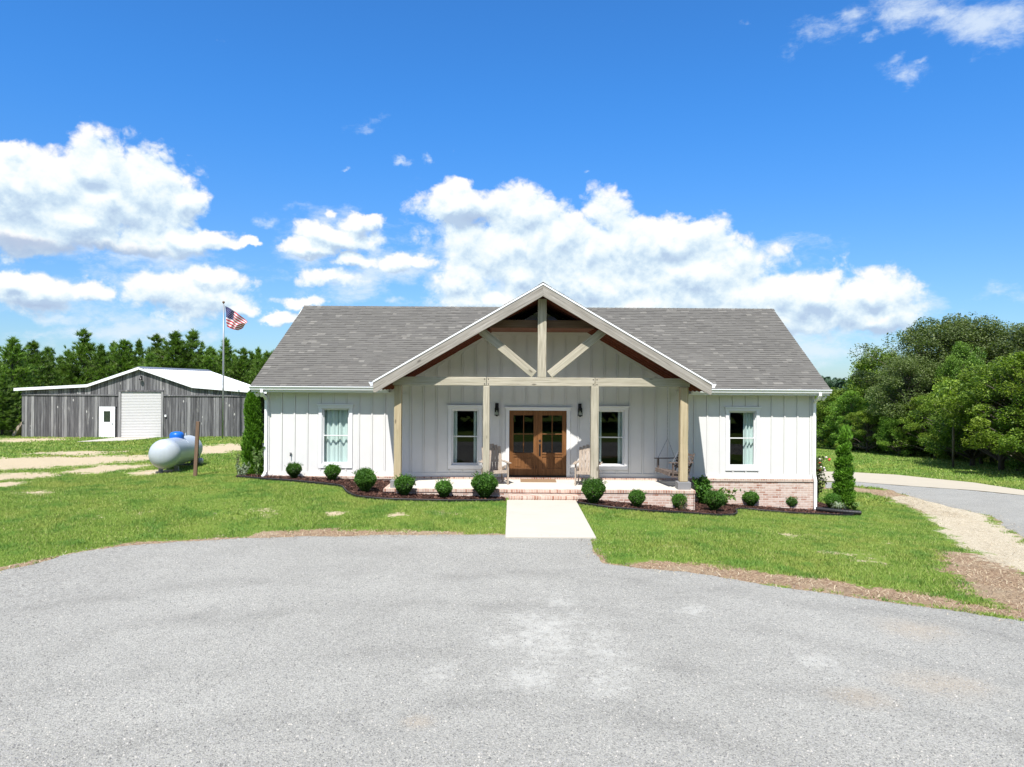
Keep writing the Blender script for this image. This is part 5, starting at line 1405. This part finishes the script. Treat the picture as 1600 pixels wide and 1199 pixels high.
BM = {'round':[_round()], 'tallhard':[broad_mesh(95+i, 96, 320, 'hard', .0095, .10, 1.0) for i in range(2)], 'hard':[broad_mesh(60+i, 84, 340, 'hard', .0100, .02, 1.0) for i in range(3)],
      'gum':[broad_mesh(70+i, 84, 340, 'hard2', .0100, .03, .8) for i in range(2)],
      'oak':[broad_mesh(80+i, 46, 620, 'oak', .0085, .34, .86, .2) for i in range(3)]}
def broad(kind, x, y, top, lab, v, sw=1.0, group='broadleaf trees along the eastern wood', name='broadleaf_tree', rz=None):
    g0 = hz(x,y); hh = top-g0; t = thing(name, lab, 'tree', (x,y,g0), (v*1.9) % 6.28 if rz is None else rz, group); t.scale = (hh*sw,hh*sw,hh)
    a, b = BM[kind][v % len(BM[kind])]; link('crown', a, t); link('trunk', b, t)
WOOD = [ # px, top py, distance, kind, width, label
 ('hard',1285,612,74,1.5,'darkest far tree right beside the east corner of the farmhouse roof'),
 ('hard',1312,606,66,1.35,'dark rounded tree over the far end of the mown field'),
 ('gum',1340,612,58,1.4,'mid green tree in front of the small leaning round-topped tree'),
 ('round',1372,547,56,.85,'small round-topped tree standing apart west of the big greyish oaks'),
 ('gum',1385,600,52,1.0,'bright feathery tree below the west edge of the big greyish oak'),
 ('hard',1356,640,50,1.5,'low bushy tree touching the tall field grass behind the spiral topiary'),
 ('hard',1428,622,47,1.2,'bushy bright tree below the middle of the greyish oaks'),
 ('gum',1505,535,50,.62,'fresh green pointed sweetgum rising in front of the greyish oaks'),
 ('hard',1462,614,44,1.25,'yellowish green tree bulging over the middle of the field edge'),
 ('gum',1405,648,46,1.5,'low leafy sapling thicket tree at the middle of the tall field grass'),
 ('tallhard',1520,580,42,1.25,'tall full green tree above the point where the wood turns dark beneath'),
 ('tallhard',1566,562,39,1.25,'large light green tree with spreading layered sprays near the east edge of the photo'),
 ('tallhard',1612,548,36,1.25,'nearest large tree cut by the east edge of the photo'),
 ('hard',1490,640,42,1.3,'low dark green tree below the yellowish green one'),
 ('gum',1660,560,35,1.3,'big green tree wholly past the east edge, its sprays reaching in'),
]
for i, (k, px, py, d, sw, lab) in enumerate(WOOD):
    d *= 1.13 if px < 1500 and d < 62 else 1
    p = at(px, py, d); broad(k, p.x, d, p.z, lab, i, sw*.82)
OAK = [(1448,499,56,1.0,'broad greyish olive oak with the highest crown west of the sweetgum'),(1494,493,57,1.05,'greyish olive oak whose crown tops the whole wood'),
 (1552,505,55,1.0,'greyish oak east of the pointed sweetgum'),(1602,500,53,1.05,'brownish oak cut by the east edge of the photo'),(1422,556,53,.95,'drooping lower crowned greyish oak beside the small round-topped tree'),
 (1650,500,62,1.0,'greyish oak beyond the east edge of the photo')]
for i, (px, py, d, sw, lab) in enumerate(OAK):
    p = at(px, py, d); broad('oak', p.x, d, p.z, lab, i, sw*.95, 'greyish oaks behind the eastern wood', 'oak_tree')
rr = random.Random(5)
for i in range(30):
    d = rr.uniform(40,70); x = 27.5+rr.uniform(1,14); g0 = hz(x,d)
    broad('hard' if i % 2 else 'gum', x, d, g0+rr.uniform(4.0,5.2), 'broadleaf tree standing in the depth of the eastern wood', i, rr.uniform(.9,1.2), 'trees in the depth of the eastern wood')
for i, (x, d, hh) in enumerate(((19,92,7),(23,96,7.5),(27,90,8),(15,100,7),(31,98,8),(11,104,6.5))):
    broad('hard', x, d, hz(x,d)+hh, 'far broadleaf tree closing the field behind the farmhouse', i, 1.1, 'far trees closing the field')
# bushes under the wood's edge
def under(seed):
    rs = np.random.RandomState(seed); c = ball(rs, 2600, .6); k = rand_unit(rs, 7); c *= (1+.4*np.max(c@k.T,axis=1,keepdims=True))*.5; c[:,2] = c[:,2]*.8+.38
    return np_mesh('leaves', *leaves(rs, c, .045, .5, .3), M['hard'])
UB = [under(3), under(4)]; stem_u = stem_mesh(.6, 8, 3, .02)
rr = random.Random(8); UL = []
for i in range(26):
    t_ = i/25; px = 1286+(1500-1286)*t_; d0_ = G(1285+(1520-1285)*t_, 697+19*t_)
    x = d0_.x+1.6+rr.uniform(-.4,2.2); y = d0_.y+3.6+rr.uniform(-1.5,2.5)
    t = thing('undergrowth_bush', 'low leafy bush under the edge of the eastern wood behind the tall grass', 'bush', (x,y,hz(x,y)), rr.random()*6, 'bushes under the edge of the eastern wood')
    s = rr.uniform(1.5,3.0); t.scale = (s*1.2,s*1.2,s); link('leaves', UB[i%2], t); link('stems', stem_u, t)
# bare trunks seen in the shade under the nearest trees
for i in range(11):
    x = 24.5+rr.uniform(0,5); y = 33+i*.8; mb = MB(); hh = rr.uniform(4,5.5)
    mb.tube([(0,0,-.2),(rr.uniform(-.1,.1),rr.uniform(-.1,.1),hh*.5),(rr.uniform(-.3,.3),rr.uniform(-.3,.3),hh)], [rr.uniform(.06,.13),.07,.02], 7)
    for k in range(5):
        z = hh*rr.uniform(.35,.95); a = rr.random()*6.28; mb.tube([(0,0,z),(.5*math.cos(a),.5*math.sin(a),z+.3)], [.025,.006], 4)
    t = thing('young_tree', 'slim bare trunk standing in the shade below the nearest trees', 'tree', (x,y,hz(x,y)), 0, 'slim trunks in the shade of the nearest trees')
    link('trunk', mb.mesh('trunk', M['bark'], True), t)
    rs = np.random.RandomState(i); c = ball(rs, 700, .6)*(1.1,1.1,.7)+(0,0,hh); link('crown', np_mesh('leaves', *leaves(rs, c, .11, .5, .2), M['hard']), t)
# far wooded ridge beyond the field, and the wood behind the camera that the windows mirror
def mass(name, pts, hh, lsize, n, m, lab, seed):
    rs = np.random.RandomState(seed); P = np.array(pts, float); seg = rs.randint(0,len(P)-1,n); t = rs.rand(n,1)
    c = P[seg]*(1-t)+P[seg+1]*t; w = np.clip(rs.normal(size=(n,2)),-1.6,1.6)*hh*(.6 if hh > 9 else .42); c[:,:2] += w
    top = hh*(.55+.9*(fbm(c[:,0],c[:,1],3.0/hh,3)+.5)); z = h(c[:,0],c[:,1])*0+c[:,2]+top*rs.rand(n)**.45
    c = np.c_[c[:,:2], z]; o = link(name, np_mesh(name, *leaves(rs, c, lsize, .7, .2), M[m]), kind='stuff'); o['label'] = lab; return o
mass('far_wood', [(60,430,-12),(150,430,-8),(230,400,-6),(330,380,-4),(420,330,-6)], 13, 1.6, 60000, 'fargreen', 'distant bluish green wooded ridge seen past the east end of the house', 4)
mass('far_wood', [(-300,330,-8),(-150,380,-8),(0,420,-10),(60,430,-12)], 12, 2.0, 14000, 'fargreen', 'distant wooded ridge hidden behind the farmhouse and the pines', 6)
mass('roadside_wood', [(-70,-14,0),(-30,-16,0),(0,-15,0),(30,-16,0),(70,-14,0)], 8, .5, 60000, 'darkwood', 'leafy roadside wood behind the viewer, mirrored in the house windows', 5)

# ------------------------------------------------------------------ world, sun, camera
SUNV = Vector((-.20,-1.0,1.60)).normalized()
def node_clouds(blobs, name, warp, sc, det, rough, stretch, namp=3.0, billow=0.0, bsc=20.0, bias=0.0):
    g = bpy.data.node_groups.new(name, 'ShaderNodeTree')
    g.interface.new_socket('Vector', in_out='INPUT', socket_type='NodeSocketVector')
    g.interface.new_socket('Value', in_out='OUTPUT', socket_type='NodeSocketFloat')
    N = NT(g); gi = g.nodes.new('NodeGroupInput'); go = g.nodes.new('NodeGroupOutput')
    d = gi.outputs[0]; s = N.n('ShaderNodeSeparateXYZ', {0:d})
    az = N.math('ARCTAN2', s.outputs[0], s.outputs[1])
    hyp = N.math('SQRT', N.math('ADD', N.math('MULTIPLY', s.outputs[0], s.outputs[0]), N.math('MULTIPLY', s.outputs[1], s.outputs[1])))
    el = N.math('ARCTAN2', s.outputs[2], hyp)
    w = N.vm('SUBTRACT', N.noise(d, 7.0, 3, .5, col=True), (.5,.5,.5))
    w2 = N.vm('SUBTRACT', N.noise(d, 34.0, 4, .6, col=True), (.5,.5,.5))
    p = N.vm('MULTIPLY_ADD', w2, (.042,.030,0), N.vm('MULTIPLY_ADD', w, (warp,warp*.7,0), N.n('ShaderNodeCombineXYZ', {0:az,1:el,2:0.0}).outputs[0]))
    acc = None
    for (px, py, rx, ry, *st) in blobs:
        st = st[0] if st else 1.0
        a, b = ray(px, py); A = math.atan2(a,1); E = math.atan2(b, math.hypot(a,1)); ix, iy = F*(1+a*a)/rx*.98, F*math.sqrt(1+a*a)/ry
        q = N.vm('LENGTH', N.vm('MULTIPLY_ADD', p, (ix,iy,0), (-A*ix,-E*iy,0)))
        if st != 1.0: q = N.math('ADD', q, 1-st)
        acc = q if acc is None else N.n('ShaderNodeMath', {0:acc,1:q,2:.22}, operation='SMOOTH_MIN').outputs[0]
    ds = N.vm('MULTIPLY_ADD', N.vm('SUBTRACT', N.noise(d, 16.0, 4, .6, col=True), (.5,.5,.5)), (.03,.03,.03), N.vm('MULTIPLY', d, stretch))
    f = N.noise(ds, sc, det, rough)
    v = N.math('ADD', N.math('SUBTRACT', 1.0+bias, N.math('MINIMUM', acc, 2.2)), N.math('MULTIPLY_ADD', f, namp, -namp*.5))
    if billow:
        vo = N.n('ShaderNodeTexVoronoi', {'Vector':ds,'Scale':bsc,'Detail':4.0,'Roughness':.5,'Lacunarity':2.3,'Randomness':1.0}, feature='F1', normalize=True)
        v = N.math('ADD', v, N.math('MULTIPLY_ADD', vo.outputs['Distance'], -billow, billow*.36))
    g.links.new(v, go.inputs[0]); return g
CUM = [(160,268,56,46),(90,295,90,45),(232,292,72,45),(20,290,60,50),(285,308,38,30),(15,238,26,16),(120,345,165,42),(170,325,110,50),(285,370,70,15),(30,372,90,24),(180,378,130,18),
 (60,452,70,28),(150,457,40,18),(272,452,76,38),(318,428,30,16),(20,432,35,14),(372,481,22,9,.8),(383,377,24,7,.8),
 (520,368,56,15),(562,348,36,10),(480,388,42,9),(512,332,14,12,.7),(560,404,28,10),(525,432,40,12),(484,466,36,11),(450,490,24,7),(632,405,38,14),
 (722,330,50,26),(815,332,68,36),(890,365,90,44),(800,385,108,50),(965,395,108,40),(1040,388,56,33),(1095,430,125,40),(1185,460,120,38),(1285,474,90,38),(1352,465,58,33),(1376,500,50,24),(1150,500,120,26),(1000,480,140,30),(840,480,130,30),
 (722,442,46,24),(817,430,42,26),(750,468,56,14),(915,450,150,34)]
THIN = [(1290,545,110,30,1.2),(1240,520,80,40,1.2),(680,440,40,50,1.1),(570,198,30,11,.9),(625,260,11,5,.8),(664,255,10,6,.8),(528,275,10,4,.7),(407,349,20,7,.8),(923,275,10,4,.7),(1400,22,115,20,1.2),(1320,30,34,14,1.1),(1355,60,18,12,.9),(1552,28,75,34,1.2),(1460,18,80,16),
 (1422,108,38,18,1.1),(1448,92,24,9),(1575,462,60,13),(1275,535,120,18,1.0),(1300,500,130,30,1.1),(1170,490,140,26,1.0),(630,462,30,8,.8),(60,525,70,10,.9),(470,395,70,26,.9),(950,475,270,50,1.1),(790,450,140,60,1.1),
 (250,400,140,30,.9),(110,470,160,50,1.0),(620,410,100,34,1.1),(1390,480,80,50,1.0),(200,530,170,22,1.0),(90,498,110,14,1.2),(275,512,70,14,1.2),(190,520,36,13,1.1),(560,440,70,40,.9),(520,360,80,30,1.0),(700,400,70,60,1.0),(330,470,70,20,.9),(1120,420,160,50,1.0)]
W = bpy.data.worlds.new('World'); scene.world = W; W.use_nodes = True
t = W.node_tree; t.nodes.clear(); N = NT(t)
sky = N.n('ShaderNodeTexSky', sky_type='NISHITA', sun_disc=False, sun_elevation=math.asin(SUNV.z), sun_rotation=math.atan2(SUNV.x,SUNV.y), altitude=100.0, air_density=1.0, dust_density=.35, ozone_density=2.2)
gd = N.n('ShaderNodeTexCoord').outputs['Generated']
gC = node_clouds(CUM, 'cumulus', .06, 10.0, 10, .60, (1,1,1.2), 2.7, 2.4, 19.0, .26); gT = node_clouds(THIN, 'thin_cloud', .09, 13.0, 8, .66, (1,1,2.2), 5.0)
DARK = [(745,345,46,20,.9),(870,450,150,30,.5),(1010,470,140,22,.5),(1250,505,100,18,.4),(60,470,80,12,.8),(275,480,80,10,.7),(520,392,60,10,.7),(190,330,60,26,.5),(90,335,60,20,.5)]
gS = node_clouds(DARK, 'cloud_base', .05, 12.0, 5, .55, (1,1,1.6), 1.6)
gB = node_clouds([(130,390,185,15,1.2),(40,378,85,12,1.1),(745,346,50,16,.75),(60,474,80,9,.7)], 'cloud_belly', .04, 12.0, 4, .5, (1,1,1.6), 1.0)
def use(g, v):
    nd = N.n('ShaderNodeGroup'); nd.node_tree = g; t.links.new(v, nd.inputs[0]); return nd.outputs[0]
d0 = use(gC, gd); d1 = use(gC, N.vm('ADD', gd, (-.004,0,.014))); dt = use(gT, gd)
aC = N.step(d0, -.08, .50); aT = N.math('MULTIPLY', N.step(dt, -.25, 1.5), .78)
bright = N.math('MULTIPLY_ADD', N.math('SUBTRACT', d0, d1), .62, .46, clamp=True)
rimd = N.step(d0, .15, 1.0)
bright = N.math('SUBTRACT', bright, N.math('MULTIPLY', rimd, .06), clamp=True)
shd = N.step(use(gS, gd), -.25, .9)
bright = N.math('SUBTRACT', bright, N.math('MULTIPLY', shd, .16), clamp=True)
CL = 1.0
cc = N.ramp(bright, [(.0,(.48,.62,.81)),(.22,(.62,.77,.91)),(.42,(.80,.915,.98)),(.60,(.94,.985,1.0)),(.72,(1.0,1.0,1.0))])
elv = N.n('ShaderNodeSeparateXYZ', {0:gd}).outputs[2]
skyc = N.vm('MULTIPLY', sky.outputs[0], N.mix(N.step(elv, .0, .40), SKYLOW, SKYGAIN))
el = N.n('ShaderNodeSeparateXYZ', {0:gd}).outputs[2]
cth = (.80,.90,1.0)
c = N.mix(aT, skyc, tuple(v*CLB for v in cth))
cc = N.mix(N.math('MULTIPLY', N.step(use(gB, gd), -.15, 1.0), .85), cc, (.40,.51,.71))
ccl = N.vm('MULTIPLY', cc, (CLB,CLB,CLB))
c = N.mix(aC, c, ccl)
# unseen cloud overhead and behind the camera, added to whiten and brighten ambient light
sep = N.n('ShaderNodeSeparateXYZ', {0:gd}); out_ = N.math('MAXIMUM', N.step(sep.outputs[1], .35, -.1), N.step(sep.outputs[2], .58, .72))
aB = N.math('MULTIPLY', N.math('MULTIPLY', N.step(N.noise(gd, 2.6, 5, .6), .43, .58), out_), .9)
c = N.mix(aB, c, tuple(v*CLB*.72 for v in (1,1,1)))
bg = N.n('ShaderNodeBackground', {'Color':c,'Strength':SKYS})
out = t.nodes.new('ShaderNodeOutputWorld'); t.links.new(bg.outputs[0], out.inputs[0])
W.cycles.sampling_method = 'NONE'
sd = bpy.data.lights.new('sun','SUN'); sd.energy = SUNE; sd.angle = R(.53); sd.color = (1.0,.965,.915)
so = bpy.data.objects.new('sun', sd); C.objects.link(so); so.rotation_euler = (-SUNV).to_track_quat('-Z','Y').to_euler(); so.location = SUNV*60
cam = bpy.data.cameras.new('camera'); co = bpy.data.objects.new('camera', cam); C.objects.link(co)
cam.sensor_width = 36; cam.lens = 36*F/1600; cam.clip_start = .1; cam.clip_end = 6000
co.matrix_world = Matrix.Translation((0,0,CAMZ)) @ Matrix.Rotation(R(90),4,'X') @ Matrix.Rotation(ROLL,4,'Z')
scene.camera = co
v = scene.view_settings; v.view_transform = 'Standard'; v.look = 'None'; v.exposure = EXPO; v.gamma = 1.0
scene.render.engine = 'CYCLES'; scene.cycles.max_bounces = 6; scene.cycles.transparent_max_bounces = 12; scene.cycles.use_denoising = True
scene.cycles.caustics_reflective = False; scene.cycles.caustics_refractive = False
